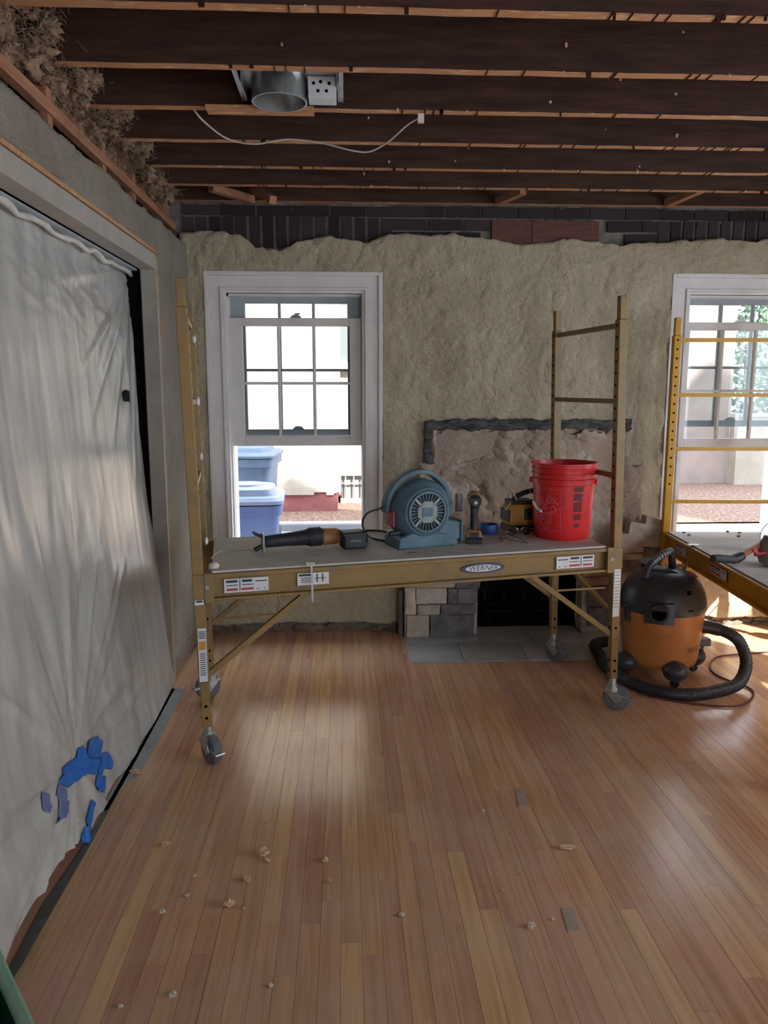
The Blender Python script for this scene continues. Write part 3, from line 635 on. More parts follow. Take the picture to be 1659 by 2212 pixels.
# sapling / tree beyond the wall
TB = Vector((11.3, 18.5, G)); tree = thing('tree', 'leafy green tree behind the low garden wall', 'tree', TB)
m = MB(); rt = random.Random(4)
m.tube(spline([(0, 0, 0), (.1, 0, 1.4), (-.1, .1, 3.0), (.2, 0, 4.6)], 4), [.16-.007*i for i in range(13)], 8)
for k in range(7):
    a = rt.uniform(0, 6.3); z = rt.uniform(1.3, 3.8); m.tube([(0, 0, z), (math.cos(a)*.8, math.sin(a)*.6, z+.5), (math.cos(a)*1.8, math.sin(a)*1.4, z+1.3)], [.06, .04, .015], 6)
obj('trunk', m, 'bark', tree, smooth=True)
m = MB()
for k in range(5200):
    while True:
        p = Vector((rt.uniform(-1, 1), rt.uniform(-1, 1), rt.uniform(-1, 1)))
        if p.length < 1: break
    p = p.normalized()*p.length**.6; c = Vector((p.x*2.9, p.y*2.2, 3.0+p.z*2.4)); d = Vector((rt.gauss(0, 1), rt.gauss(0, 1), rt.gauss(0, 1))).normalized(); e = d.orthogonal().normalized(); s_ = rt.uniform(.08, .17)
    m.add([c-d*s_, c+e*s_*.45, c+d*s_, c-e*s_*.45], [(0, 1, 2, 3)])
obj('foliage', m, 'leaf', tree, fix=False, kind='stuff')
# unseen evergreen added off to the side to shade the pink house
EB = Vector((12.6, 5.2, G)); ev = thing('shade_blocker_tree', 'unseen dense evergreen added along the driveway to shade the pink house', 'tree', EB)
m = MB(); m.tube([(0, 0, 0), (0, 0, 3)], [.25, .2], 10); obj('trunk', m, 'bark', ev)
m = MB(); m.blob((0, 0, 5.2), 3.6, (1, .9, 1.2), .25, 1.5, 4, 3); obj('crown', m, 'leaf', ev, smooth=True)
# trash bins
def trash_bin(px, py, y, wd, hh, body, lid, label, rz):
    p = atY(px, py, y); zr = p.z; hgt = zr-G; base = Vector((p.x-wd/2, y+wd/2*.2, G)); b = thing('trash_bin', label, 'trash bin', base, rz, 'wheeled trash bins')
    m = MB(); n = 9; rows = []
    def ring(w_, d_, z, r_=.08):
        o = []
        for (sx, sy, a0) in ((1, 1, 0), (-1, 1, 90), (-1, -1, 180), (1, -1, 270)):
            for k in range(4): a = math.radians(a0+30*k); o.append((sx*(w_/2-r_)+math.cos(a)*r_, sy*(d_/2-r_)+math.sin(a)*r_, z))
        return o
    def loft(m, rings):
        k = len(rings[0]); vs = [q for r in rings for q in r]; fs = [tuple(range(k-1, -1, -1)), tuple((len(rings)-1)*k+i for i in range(k))]
        for i in range(len(rings)-1):
            for j in range(k): fs.append((i*k+j, i*k+(j+1) % k, (i+1)*k+(j+1) % k, (i+1)*k+j))
        m.add(vs, fs)
    loft(m, [ring(wd*.72, wd*.78, .04), ring(wd*.86, wd*.98, hgt*.9), ring(wd*.86, wd*.98, hgt*.9), ring(wd*.95, wd*1.08, hgt*.9+.01), ring(wd*.95, wd*1.08, hgt-.01)]); obj('body', m, body, b, smooth=True, auto=35)
    m = MB(); loft(m, [ring(wd, wd*1.12, hgt), ring(wd, wd*1.12, hgt+.025), ring(wd*.93, wd*1.05, hgt+.05), ring(wd*.80, wd*.85, hgt+.055), ring(wd*.74, wd*.78, hgt+.1), ring(wd*.6, wd*.62, hgt+.112)]); ld = obj('lid', m, lid, b, smooth=True, auto=35)
    m = MB(); loft(m, [ring(wd*.5, wd*.45, hgt+.105, .1), ring(wd*.46, wd*.41, hgt+.125, .1)]); obj('raised_panel', m, lid, ld, smooth=True, auto=35)
    for s_ in (-1, 1): m = MB(); m.cyl((s_*wd*.36, wd*.45, .1), (s_*wd*.43, wd*.45, .1), .1, n=18); obj('wheel', m, 'rubber', b)
    m = MB(); m.tube([(-wd*.4, wd*.5, hgt-.05), (-wd*.4, wd*.6, hgt-.03), (wd*.4, wd*.6, hgt-.03), (wd*.4, wd*.5, hgt-.05)], .015, 8); obj('handle', m, body, b)
trash_bin(613, 1080, 5.9, .62, 1, 'bin_blue', 'bin_lid', 'blue wheeled trash bin with pale domed lid just outside the window', .06)
trash_bin(602, 984, 8.6, .85, 1.2, 'bin_grey', 'bin_grey', 'grey-blue trash bin standing behind the blue bin by the stucco house', -.05)
# the storey and roof of this house above the room, and an unseen wing added to cast a sloping shadow
m = MB(); m.box(-6, XR+.15, YR-.2, 4.95, 2.86, 6.4); m.prism([(-6.2, 6.4), (XR+.3, 6.4), (-1.4, 8.6)], YR-.3, 5.0, lambda a, b, d: (a, d, b)); struct('house_upper_storey', m, 'house_stucco')
m = MB(); m.prism([(XR+.16, G), (5.3, G), (5.3, 5.9), (XR+.16, 6.72)], 4.3, 4.95, lambda a, b, d: (a, d, b)); struct('added_shadow_wing', m, 'house_stucco')

# ================================================================== PLASTIC SHEET OVER THE OPENING
def film(y, z):
    z_ = np.clip(z, 0, 2.1); base = -1.03+.14*(1-z_/2.06)**1.4
    f = .03*(fbm(y*1.8, z*.5, 100, 2)-.5)*np.clip((2.06-z_)*2.5, .1, 1)
    # pulls towards the top corner and towards the taped spot low down
    for (ay, az, st, fq) in ((3.86, 2.05, .014, 9), (2.45, .26, .016, 8), (1.1, 1.9, .010, 8)):
        dy, dz = y-ay, z-az; r = np.sqrt(dy*dy+dz*dz)+1e-3; th = np.arctan2(dz, dy)
        rg = 1-np.abs(2*fbm(th*fq/3.14*1.7+5, r*.5, int(ay*10), 2)-1); f = f+st*np.clip((rg-.72)*4, 0, 1)*np.exp(-((r-.45)/.42)**2)
    rg = 1-np.abs(2*fbm(y*11+.25*z, z*.55, 130, 3)-1); f = f+.002*np.clip((rg-.75)*4, 0, 1)*np.clip(z_*1.2, .25, 1)*np.clip((2.0-z_)*3, 0, 1)
    cr = 1-np.abs(2*fbm(y*6, z*22+6*y, 150, 3)-1); f = f+.0035*np.clip((cr-.75)*4, 0, 1)*np.clip((z_-1.5)*3, 0, 1)
    return base+f
def film_edge(z): return 3.825-.035*np.clip((1.2-np.abs(z-1.1)), 0, 1)+.02*(vn(z*4, z*0, 3)-.5)
def film_bottom(y): return np.where(y > 2.5, .003, .003+.055*np.clip((2.5-y)*4, 0, 1))+.03*(y < 2.4)*(fbm(y*3, y*0, 170, 2)-.4)
SHB = (-.95, 2.4, 0)
ny, nz = 250, 175; s = np.linspace(0, 1, ny); t = np.linspace(0, 1, nz)
SS, TT = np.meshgrid(s, t, indexing='ij')
yb_ = .62+SS*(3.83-.62); zb_ = np.clip(film_bottom(yb_), .003, .2)
ZZ = zb_+TT*(2.052-zb_); YY = .62+SS*(film_edge(ZZ)-.62); XX = film(YY, ZZ)
sheet = thing('plastic_sheet', 'translucent wrinkled plastic dust sheet hung across the doorway', 'plastic sheet', SHB)
me = grid_mesh('film', np.stack([XX-SHB[0], YY-SHB[1], ZZ], -1), np.ones((ny-1, nz-1), bool), 'film'); obj('film', me, None, sheet)
# rolled and taped top edge
m = MB(); rp = random.Random(8); y = .6
pts = [( -1.0+rp.uniform(-.008, .012), y_, 2.04+rp.uniform(-.012, .012)) for y_ in np.linspace(.6, 3.82, 46)]
m.tube([rel(p, SHB) for p in pts], [.012+rp.uniform(-.004, .006) for _ in pts], 7); obj('rolled_top_edge', m, 'film', sheet, smooth=True)
m = MB(); m.box(-1.02-SHB[0], -.972-SHB[0], .6-SHB[1], 3.8-SHB[1], 2.048, 2.056); obj('top_tape', m, 'tape_grey', sheet)
def in_poly(py, pz, poly):
    ins = np.zeros_like(py, bool); n = len(poly)
    for i in range(n):
        (y0, z0), (y1, z1) = poly[i], poly[(i+1) % n]
        c = ((z0 > pz) != (z1 > pz)) & (py < (y1-y0)*(pz-z0)/(z1-z0+1e-12)+y0); ins ^= c
    return ins
def on_film(px, py):
    x = -.9
    for _ in range(12): p = atX(px, py, x); x = float(film(np.array([p.y]), np.array([p.z]))[0])
    return (p.y, p.z)
def tape_patch(name, poly_px, mt, off=.004):
    poly = [on_film(a, b) for a, b in poly_px]; ya, yb = min(p[0] for p in poly), max(p[0] for p in poly); za, zb = min(p[1] for p in poly), max(p[1] for p in poly)
    g1 = np.arange(ya, yb+.004, .004); g2 = np.arange(max(za, .004), zb+.004, .004); A_, B_ = np.meshgrid(g1, g2, indexing='ij')
    mk = in_poly((A_[:-1, :-1]+A_[1:, 1:])/2, (B_[:-1, :-1]+B_[1:, 1:])/2, poly); X_ = film(A_, B_)+off+.004*(fbm(A_*40, B_*40, 7, 2)-.3)
    if mk.sum() < 2: return
    me = grid_mesh(name, np.stack([X_-SHB[0], A_-SHB[1], B_], -1), mk, mt); obj(name, me, None, sheet, solid=-.0015)
K = 1/3.39
def cp(*q): return [(a*K, 1560+b*K) for a, b in q]
tape_patch('tape_patch', cp((545, 260), (560, 190), (590, 175), (615, 190), (630, 240), (720, 258), (700, 385), (620, 372), (550, 430), (480, 480), (425, 430), (450, 330)), 'tape_blue')
tape_patch('tape_patch', cp((620, 250), (635, 140), (700, 100), (735, 150), (730, 255), (670, 260)), 'tape_blue', .009)
tape_patch('tape_patch', cp((735, 225), (775, 218), (795, 245), (800, 345), (755, 335), (735, 380), (705, 380), (720, 280)), 'tape_blue', .007)
tape_patch('tape_patch', cp((700, 385), (765, 400), (755, 515), (705, 500)), 'tape_blue', .005)
tape_patch('tape_patch', cp((300, 510), (350, 530), (380, 600), (355, 665), (305, 650)), 'tape_veiled', .004)
tape_patch('tape_patch', cp((420, 440), (480, 560), (510, 650), (430, 720), (395, 745), (390, 560)), 'tape_veiled', .004)
tape_patch('tape_patch', cp((655, 570), (685, 590), (640, 830), (640, 880), (590, 885), (580, 850)), 'tape_blue', .006)
tape_patch('tear', [(263, 846), (270, 842), (277, 845), (279, 869), (272, 866), (266, 868)], 'soot', .003)
# the grey tape along the floor, and a dark strip painted for the hem's shadow
def floor_strip(name, L_, R_, mt, label, cat):
    m = MB(); n = len(L_); P0 = [atZ(a, b, 0) for a, b in L_]; P1 = [atZ(a, b, 0) for a, b in R_]
    for i in range(n-1):
        q = [P0[i], P1[i], P1[i+1], P0[i+1]]; m.hexa([(p.x, p.y, .0006) for p in q]+[(p.x, p.y, .0022) for p in q])
    o = obj(name, m, mt); o['label'] = label; o['category'] = cat; return o
floor_strip('duct_tape', [(372, 1488), (345, 1530), (312, 1598), (275, 1660), (240, 1710), (222, 1752)], [(400, 1490), (378, 1530), (340, 1605), (298, 1672), (262, 1700), (232, 1752)], 'tape_grey', 'long strip of silver tape on floorboards along the plastic hem', 'tape')
floor_strip('hem_shadow_strip', [(372, 1488), (180, 1830), (90, 1960), (25, 2085), (0, 2130)], [(378, 1488), (190, 1835), (118, 1960), (48, 2085), (18, 2130)], 'hem_shadow', 'dark grey strip standing in for the gap and shadow under the raised plastic hem', 'tape')

# ================================================================== SCAFFOLDS
class Skew:   # local metres (a along length, b across, z up) -> metres relative to the base point
    def __init__(s, FL, U, V, lean): s.FL = Vector(FL); s.U = Vector(U).normalized(); s.V = Vector(V).normalized(); s.lean = lean
    def __call__(s, a, b, z): p = s.U*a+s.V*b; return Vector((p.x+s.lean[0]*z, p.y+s.lean[1]*z, z))
def caster(parent, M, a, b, z, yaw, wheelmat):
    c = bpy.data.objects.new('caster', None); COL.objects.link(c); c.parent = parent; p = M(a, b, 0); c.location = (p.x, p.y, 0); c.rotation_euler = (0, 0, yaw)
    m = MB(); m.cyl((0, 0, z-.005), (0, 0, z+.045), .017); m.cyl((0, 0, z-.03), (0, 0, z-.008), .033); m.cyl((0, 0, z-.008), (0, 0, z+.002), .026); obj('swivel', m, 'galv', c)
    m = MB()
    for s_ in (-1, 1):
        m.prism([(-.03, z-.03), (.032, z-.03), (.045, .062), (.02, .042), (-.002, .062)], s_*.024, s_*.028, lambda u_, w_, d: (u_, d, w_))
    m.box(-.035, .035, -.028, .028, z-.034, z-.026); obj('fork', m, 'galv', c)
    m = MB(); m.lathe([(.012, -.02), (.05, -.02), (.058, -.017), (.0625, -.009), (.0625, .009), (.058, .017), (.05, .02), (.012, .02)], 28, Matrix.Translation((.02, 0, .0628)) @ Matrix.Rotation(math.pi/2, 4, 'X'), cap0=True, cap1=True); obj('wheel', m, wheelmat, c, smooth=True, auto=40)
    m = MB(); m.cyl((.02, -.032, .0628), (.02, .032, .0628), .008, n=10); obj('axle_bolt', m, 'steel', c)
    m = MB(); m.hexa([(.02, -.02, z-.05), (.095, -.022, z-.066), (.095, .022, z-.066), (.02, .02, z-.05), (.02, -.02, z-.044), (.095, -.022, z-.058), (.095, .022, z-.058), (.02, .02, z-.044)]); obj('brake_lever', m, 'galv', c, bevel=.002)
    return c
def label_plate(parent, M4, w_, h_, rows, name='warning_label'):
    # M4: matrix, x right, y up, z out of the face
    m = MB(); m.box(-w_/2, w_/2, -h_/2, h_/2, 0, .0012, M4); o = obj(name, m, 'label_white', parent)
    for (x0, x1, y0, y1, mt) in rows: q = MB(); q.box(x0*w_-w_/2, x1*w_-w_/2, y0*h_-h_/2, y1*h_-h_/2, .0012, .0018, M4); obj('print_block', q, mt, o)
    return o
def scaffold(FL, U, V, L, W, lean, zd, rungs, zp, zbot, label, mt, cz, group, yaws, wheels, skipr=0):
    base = Vector((FL[0], FL[1], 0)); T = thing('scaffold', label, 'scaffold', base, 0, group); M = Skew(FL, U, V, lean); h = .0215
    for (a, b, nm) in ((0, 0, 'FL'), (L, 0, 'FR'), (0, W, 'BL'), (L, W, 'BR')):
        m = MB(); m.box(a-h, a+h, b-h, b+h, zbot, zp, M); p_ = obj('post', m, mt, T, bevel=.004)
        m = MB(); m.box(a-.0165, a+.0165, b-.0165, b+.0165, zp, zp+.1, M); obj('spigot', m, mt, T, bevel=.003)
        m = MB(); m.box(a-.0185, a+.0185, b-.0185, b+.0185, cz+.03, zbot, M); obj('leg', m, mt, T, bevel=.003)
        hm = MB(); z = .95
        while z < zp-.02:
            for s_ in (-1, 1):
                q = M(a+s_*(h+.0003), b, z); d = M(a+s_*(h+.001), b, z); hm.cyl(q, d, .006, n=8)
            z += .0515
        for z in (cz+.07, cz+.12, zbot+.06):
            for s_ in (-1, 1): hm.cyl(M(a+s_*.0215, b, z), M(a+s_*.0225, b, z), .006, n=8); hm.cyl(M(a, b+s_*.0188, z), M(a, b+s_*.0222, z), .006, n=8)
        obj('adjustment_holes', hm, 'hole', p_, kind='stuff')
        ia, ib = (1 if a == 0 else -1), (1 if b == 0 else -1)
        m = MB(); m.box(a+ia*h, a+ia*(h+.035), b-.03*1, b+.03*1, zd-.115, zd+.004, M); m.box(a+ia*h-ia*.045, a+ia*(h+.035), b-ib*h-ib*.006, b-ib*h, zd-.10, zd+.0, M); cl = obj('deck_bracket', m, mt, T, bevel=.003)
        m = MB(); m.cyl(M(a+ia*(h+.012), b-ib*(h+.006), zd-.05), M(a+ia*(h+.012), b-ib*(h+.011), zd-.05), .008, n=8); obj('bolt', m, 'steel', cl)
        k = ('FL', 'FR', 'BL', 'BR').index(nm); caster(T, M, a, b, cz, yaws[k], wheels)
    # rungs of the two end ladders
    for a in (0, L):
        for z in rungs: m = MB(); m.tube([M(a, h, z), M(a, W-h, z)], .0155, 4, sq=True); obj('rung', m, mt, T)
        m = MB(); m.tube([M(a, h, zbot+.12), M(a, W-h, zd-.16)], .014, 4, sq=True); obj('end_brace', m, mt, T)
    # deck: two side channels, end channels, plywood panel
    for b, s_ in ((0, -1), (W, 1)):
        m = MB(); a0, a1 = h+.03, L-h-.03; yo, yi = b+s_*.022, b-s_*.012
        y0, y1 = min(yo, yi), max(yo, yi)
        m.box(a0, a1, y0, y1, zd-.016, zd, M); m.box(a0, a1, y0, y1, zd-.11, zd-.098, M); yw = b-s_*.004; m.box(a0, a1, min(yw, yi), max(yw, yi), zd-.1, zd-.012, M)
        obj('side_rail', m, mt, T, bevel=.002)
    for a in (h+.03, L-h-.045): m = MB(); m.box(a, a+.015, .012, W-.012, zd-.09, zd-.02, M); obj('end_rail', m, mt, T)
    m = MB(); m.box(h+.032, L-h-.032, -.004, W+.004, zd+.0004, zd+.008, M); obj('deck_board', m, 'ply_deck', T)
    # diagonal braces from side rails to posts, bent latch rods under the rails
    for b in (0, W):
        for (a, sgn) in ((0, 1), (L, -1)):
            m = MB(); m.tube([M(a+sgn*h, b, zbot+.03), M(a+sgn*.43, b, zd-.105)], .016, 4, sq=True); obj('diagonal_brace', m, mt, T)
            m = MB(); m.tube([M(a+sgn*.31, b, zd-.105), M(a+sgn*.315, b, zd-.14), M(a+sgn*.30, b, zd-.185), M(a+sgn*.05, b, zd-.19)], .005, 6); obj('latch_rod', m, mt, T)
    # hook strap hanging over the front rail
    a = L*.24 if L > 1 else .3
    m = MB(); m.box(a-.018, a+.018, -.028, .03, zd+.008, zd+.011, M); m.box(a-.004, a+.004, -.030, -.0265, zd-.14, zd+.011, M); obj('hook_strap', m, 'steel', T)
    return T, M
U1 = (1.81, .43); V1 = (-.10, .655); L1 = 1.865; W1_ = .675; ZD1 = .785
sc1, M1 = scaffold((-.563, 2.965), U1, V1, L1, W1_, (-.022, 0), ZD1, (1.775, 1.445, 1.11), 1.80, .345,
    'dusty yellow rolling scaffold carrying the red bucket and blue blower', 'yellow', .125, 'rolling scaffolds', (-.9, -.4, -2.6, -.9), 'grey_wheel')
sc2, M2 = scaffold((1.895, 4.40), (-.078, -1.0), (1.0, -.078), 1.86, .70, (0, 0), .665, (1.775, 1.465, 1.155, .845), 1.80, .30,
    'bright yellow rolling scaffold standing in front of the window beside the vacuum', 'yellow_new', .125, 'rolling scaffolds', (.5, .5, .5, .5), 'rubber')
# print on scaffold 1
def face(M, a, b, z, out):   # matrix on the front rail face: x along length, y up, z out
    o = M(a, b, z); x = M.U; n = Vector((M.U.y, -M.U.x)) ; X3 = Vector((x.x, x.y, 0)); N3 = Vector((n.x, n.y, 0)); Y3 = Vector((0, 0, 1))
    mt_ = Matrix(((X3.x, Y3.x, N3.x, o.x+N3.x*out), (X3.y, Y3.y, N3.y, o.y+N3.y*out), (X3.z, Y3.z, N3.z, o.z), (0, 0, 0, 1))); return mt_
RF = .0052   # front face of the channel web sits just behind the flange
ROWS = [(.04, .30, .72, .9, 'label_dark'), (.04, .3, .5, .56, 'label_dark'), (.05, .3, .14, .3, 'label_red'), (.34, .36, .1, .95, 'label_dark'), (.4, .63, .72, .9, 'label_dark'), (.4, .66, .5, .56, 'label_dark'), (.38, .66, .14, .3, 'label_red'), (.70, .96, .7, .78, 'label_dark'), (.72, .78, .15, .2, 'label_dark'), (.9, .94, .15, .2, 'label_dark')]
label_plate(sc1, face(M1, .185, 0, ZD1-.056, RF), .175, .056, ROWS)
label_plate(sc1, face(M1, L1-.21, 0, ZD1-.056, RF), .19, .056, [(1-b, 1-a, c, d, e) for (a, b, c, d, e) in ROWS])
label_plate(sc1, face(M1, .455, 0, ZD1-.05, RF), .13, .05, [(.04, .45, .76, .92, 'label_dark'), (.1, .5, .55, .6, 'label_dark'), (.1, .5, .4, .45, 'label_dark'), (.1, .5, .25, .3, 'label_dark'), (.6, .64, .2, .9, 'label_dark'), (.78, .82, .2, .9, 'label_dark'), (.55, .9, .5, .56, 'label_dark')])
F = face(M1, 1.205, 0, ZD1-.055, RF)
def oval(w_, h_, z0, z1): 
    q = MB(); q.prism([(w_/2*math.cos(2*math.pi*k/40), h_/2*math.sin(2*math.pi*k/40)) for k in range(40)], z0, z1, lambda a, b, d: tuple(F @ Vector((a, b, d)))); return q
ob = obj('brand_badge', oval(.205, .044, 0, .001), 'navy', sc1); obj('badge_centre', oval(.165, .031, .001, .0016), 'label_white', ob)
obj('badge_lettering', text_mb('WERNER', .034, .25, lambda x, y: tuple(F @ Vector((x*1.02, y, .002)))), 'label_dark', ob)
def postface(M, a, z, h_=.0215): return face(M, a, -h_, z, .0004)
o_ = label_plate(sc1, postface(M1, 0, .715), .034, .10, [(0, 1, .82, 1, 'label_purple'), (.15, .85, .1, .18, 'label_dark'), (.15, .85, .24, .3, 'label_dark'), (.2, .8, .34, .4, 'label_dark')], 'notice_label')
q = MB(); q.lathe([(.013, .0018), (.009, .0018), (.009, .0022), (.013, .0022)], 20, postface(M1, 0, .733)); obj('print_block', q, 'label_red', o_)
label_plate(sc1, postface(M1, 0, .46), .032, .22, [(.1, .9, .93-.03*i, .945-.03*i, 'label_dark') for i in range(5)]+[(.1, .9, .60, .76, 'tool_yellow')]+[(.15, .85, .52-.04*i, .535-.04*i, 'label_dark') for i in range(11)], 'notice_label')
label_plate(sc1, postface(M1, L1, .61), .034, .30, [(.1, .9, .95-.05*i, .965-.05*i, 'steel') for i in range(17)], 'notice_label')
# plaster drips caught on the end ladder's rungs
m = MB()
for z in (1.70, 1.45, 1.22, .86): p = M1(.03, .28, z); m.blob(p, .012, (.6, 1, 1.5), .3, 1, 2, int(z*10))
p = M1(.06, .05, .80); m.blob(p, .02, (1, 1, .8), .3, 1, 2, 77)
obj('plaster_drips', m, 'white_plastic', sc1, smooth=True, kind='stuff')
def face2(a, z, out=.0052): return face(M2, a, 0, z, out)
# labels on scaffold 2's side rail (its outer face looks towards the fireplace)
def side2(a, z):
    o = M2(a, 0, z); X3 = Vector((M2.U.x, M2.U.y, 0)); N3 = Vector((-M2.V.x, -M2.V.y, 0)); Y3 = Vector((0, 0, 1)); o = o+N3*.0048
    return Matrix(((X3.x, Y3.x, N3.x, o.x), (X3.y, Y3.y, N3.y, o.y), (X3.z, Y3.z, N3.z, o.z), (0, 0, 0, 1)))
label_plate(sc2, side2(.28, .61), .17, .05, ROWS); label_plate(sc2, side2(.80, .61), .2, .05, ROWS)

# ================================================================== THINGS ON THE FIRST SCAFFOLD'S DECK
DZ = ZD1+.0082
# ---- red bucket
bp_ = atZ(1213, 1158, DZ); bk = thing('bucket', 'red plastic bucket with white printed square and wire handle', 'bucket', bp_)
HB_ = .362
def br(z): return .130+(.150-.130)*z/HB_
m = MB(); m.lathe([(0, .006), (.122, .006), (.128, .0), (br(0), .006), (br(.26), .26), (br(.262)+.006, .263), (br(.29)+.006, .288), (br(.29), .291), (br(.305), .305), (br(.306)+.005, .307), (br(.312)+.005, .313), (br(.314), .315), (br(.33), .33), (br(.33)+.005, .332), (br(.338)+.005, .338),
    (br(.34), .34), (br(.352), .352), (.1555, .354), (.1555, .362), (.147, .362), (.144, .35), (.125, .012), (0, .012)], 56); obj('body', m, 'bucket_red', bk, smooth=True, auto=30)
cam_ang = math.atan2(CAM.y-bp_.y, CAM.x-bp_.x)
def bmap(ang0, zc, out=.0012):
    def f(x, y): r = br(zc+y)+out; a = ang0+x/r; return (r*math.cos(a), r*math.sin(a), zc+y)
    return f
mp_ = bmap(cam_ang-.60, .145)
def rect_line(x0, y0, x1, y1, t_, f):
    q = MB(); n = 14
    for (a, b, c, d) in ((x0, y0, x1, y0+t_), (x0, y1-t_, x1, y1), (x0, y0, x0+t_, y1), (x1-t_, y0, x1, y1)):
        k = n if (c-a) > (d-b) else 1
        for i in range(k): xa = a+(c-a)*i/k; xb = a+(c-a)*(i+1)/k; q.add([f(xa, b), f(xb, b), f(xb, d), f(xa, d)], [(0, 1, 2, 3)])
    return q
lg = obj('printed_square', rect_line(-.075, -.10, .075, .10, .0022, mp_), 'bucket_print', bk)
c45, s45 = math.cos(math.radians(58)), math.sin(math.radians(58))
for i, (wd, sz) in enumerate((('THE', .042), ('HOME', .062), ('DEPOT', .056))):
    oy = .052-.05*i
    obj('printed_letters', text_mb(wd, sz, 0, lambda x, y, oy=oy: mp_((x*c45-(y+oy)*s45)*.72, (x*s45+(y+oy)*c45)*.95)), 'bucket_print', lg)
mp2 = bmap(cam_ang+.52, .16)
for (y0, y1, hw, t_) in ((.075, .098, .024, 0), (.03, .066, .022, 1), (-.02, .024, .022, 2), (-.06, -.03, .02, 2), (-.095, -.075, .014, 1)):
    q = MB()
    for i in range(6): xa = -hw+2*hw*i/6; xb = -hw+2*hw*(i+1)/6-(.002 if t_ == 2 else 0); q.add([mp2(xa, y0), mp2(xb, y0), mp2(xb, y1), mp2(xa, y1)], [(0, 1, 2, 3)])
    obj('printed_panel', q, 'bucket_black', bk)
# bail handle hanging down the near side, white grip
ea = cam_ang
def ring_pt(a, r, z): return (r*math.cos(ea+a), r*math.sin(ea+a), z)
hp = [ring_pt(-1.45, .158, .275), ring_pt(-1.2, .163, .215), ring_pt(-.8, .163, .15), ring_pt(-.5, .164, .135), ring_pt(0, .166, .165), ring_pt(.5, .168, .21), ring_pt(.9, .166, .25), ring_pt(1.3, .16, .275)]
m = MB(); m.tube(spline(hp, 6), .0014, 5); hd = obj('bail_wire', m, 'bucket_print', bk)
m = MB(); m.tube(spline([ring_pt(-.98, .165, .176), ring_pt(-.8, .166, .152), ring_pt(-.62, .167, .14)], 4), .0065, 10); obj('grip', m, 'white_plastic', hd, smooth=True, auto=40)
for a in (-1.45, 1.3): m = MB(); m.cyl(ring_pt(a, .148, .275), ring_pt(a, .162, .275), .012, n=12); obj('handle_ear', m, 'bucket_red', bk)

# ---- air mover blower
bl = thing('air_mover', 'dusty blue-grey snail-shaped blower fan with carry handle', 'blower', atZ(903, 1176, DZ), math.radians(20))
AX = Matrix.Rotation(math.pi/2, 4, 'X')   # lathe z -> -y
m = MB(); zc = .165
m.lathe([(.0, -.105), (.09, -.105), (.125, -.085), (.142, -.05), (.142, .045), (.128, .07), (.114, .082), (.108, .094), (.100, .098), (.092, .090), (.0, .09)], 40, Matrix.Translation((0, 0, zc)) @ AX)
obj('housing', m, 'blower_blue', bl, smooth=True, auto=35)
m = MB(); m.prism([(-.135, .0), (.16, .0), (.165, .02), (.10, .06), (-.06, .075), (-.13, .05)], -.085, .085, lambda a, b, d: (a, d, b)); obj('base', m, 'blower_blue', bl, bevel=.008)
m = MB(); m.hexa([(.03, -.075, .022), (.178, -.08, .022), (.178, .075, .022), (.03, .075, .022), (.06, -.075, .13), (.178, -.08, .108), (.178, .075, .108), (.06, .075, .13)]); ot = obj('outlet', m, 'blower_blue', bl, bevel=.01)
m = MB(); m.box(.176, .186, -.088, .083, .014, .116); obj('outlet_flange', m, 'blower_blue', ot, bevel=.006)
m = MB(); m.box(.1862, .1872, -.07, .066, .03, .1); obj('outlet_grille', m, 'dark_grille', ot)
m = MB()
for y in (-.07, .07):
    for x in (-.11, .13): m.cyl((x, y, -.0005), (x, y, .012), .014, n=12)
obj('feet', m, 'rubber', bl)
# front intake: dark recess, spokes, octagon frame, hub plate
gm = Matrix.Translation((0, 0, zc)) @ AX
m = MB(); m.lathe([(.0, .0905), (.088, .0905)], 32, gm); gr_ = obj('intake_recess', m, 'dark_grille', bl)
def gbox(x0, x1, y0, y1, d0, d1, rot): q = MB(); q.box(x0, x1, y0, y1, d0, d1, gm @ Matrix.Rotation(rot, 4, 'Z')); return q
m = MB(); m.lathe([(.093, .091), (.093, .101), (.083, .101), (.083, .091)], 40, gm); obj('grille_ring', m, 'blower_blue', gr_, smooth=True, auto=35)
for k in range(4):
    obj('grille_spoke', gbox(.04, .09, -.006, .006, .091, .1, math.radians(45+90*k)), 'blower_dust', gr_)
for k in range(4):
    for j in (-.6, -.36, -.12, .12, .36, .6): obj('grille_fin', gbox(.052, .085, -.0022, .0022, .091, .097, math.radians(90*k)+j*.9), 'blower_blue', gr_)
m = MB(); m.prism([(.052*math.cos(math.radians(22.5+45*k)), .052*math.sin(math.radians(22.5+45*k))) for k in range(8)], .091, .1, lambda a, b, d: tuple(gm @ Vector((a, b, d)))); obj('grille_hub', m, 'blower_dust', gr_)
m = MB(); m.box(-.024, .024, -.02, .02, .1, .103, gm); obj('hub_plate', m, 'blower_blue', gr_)
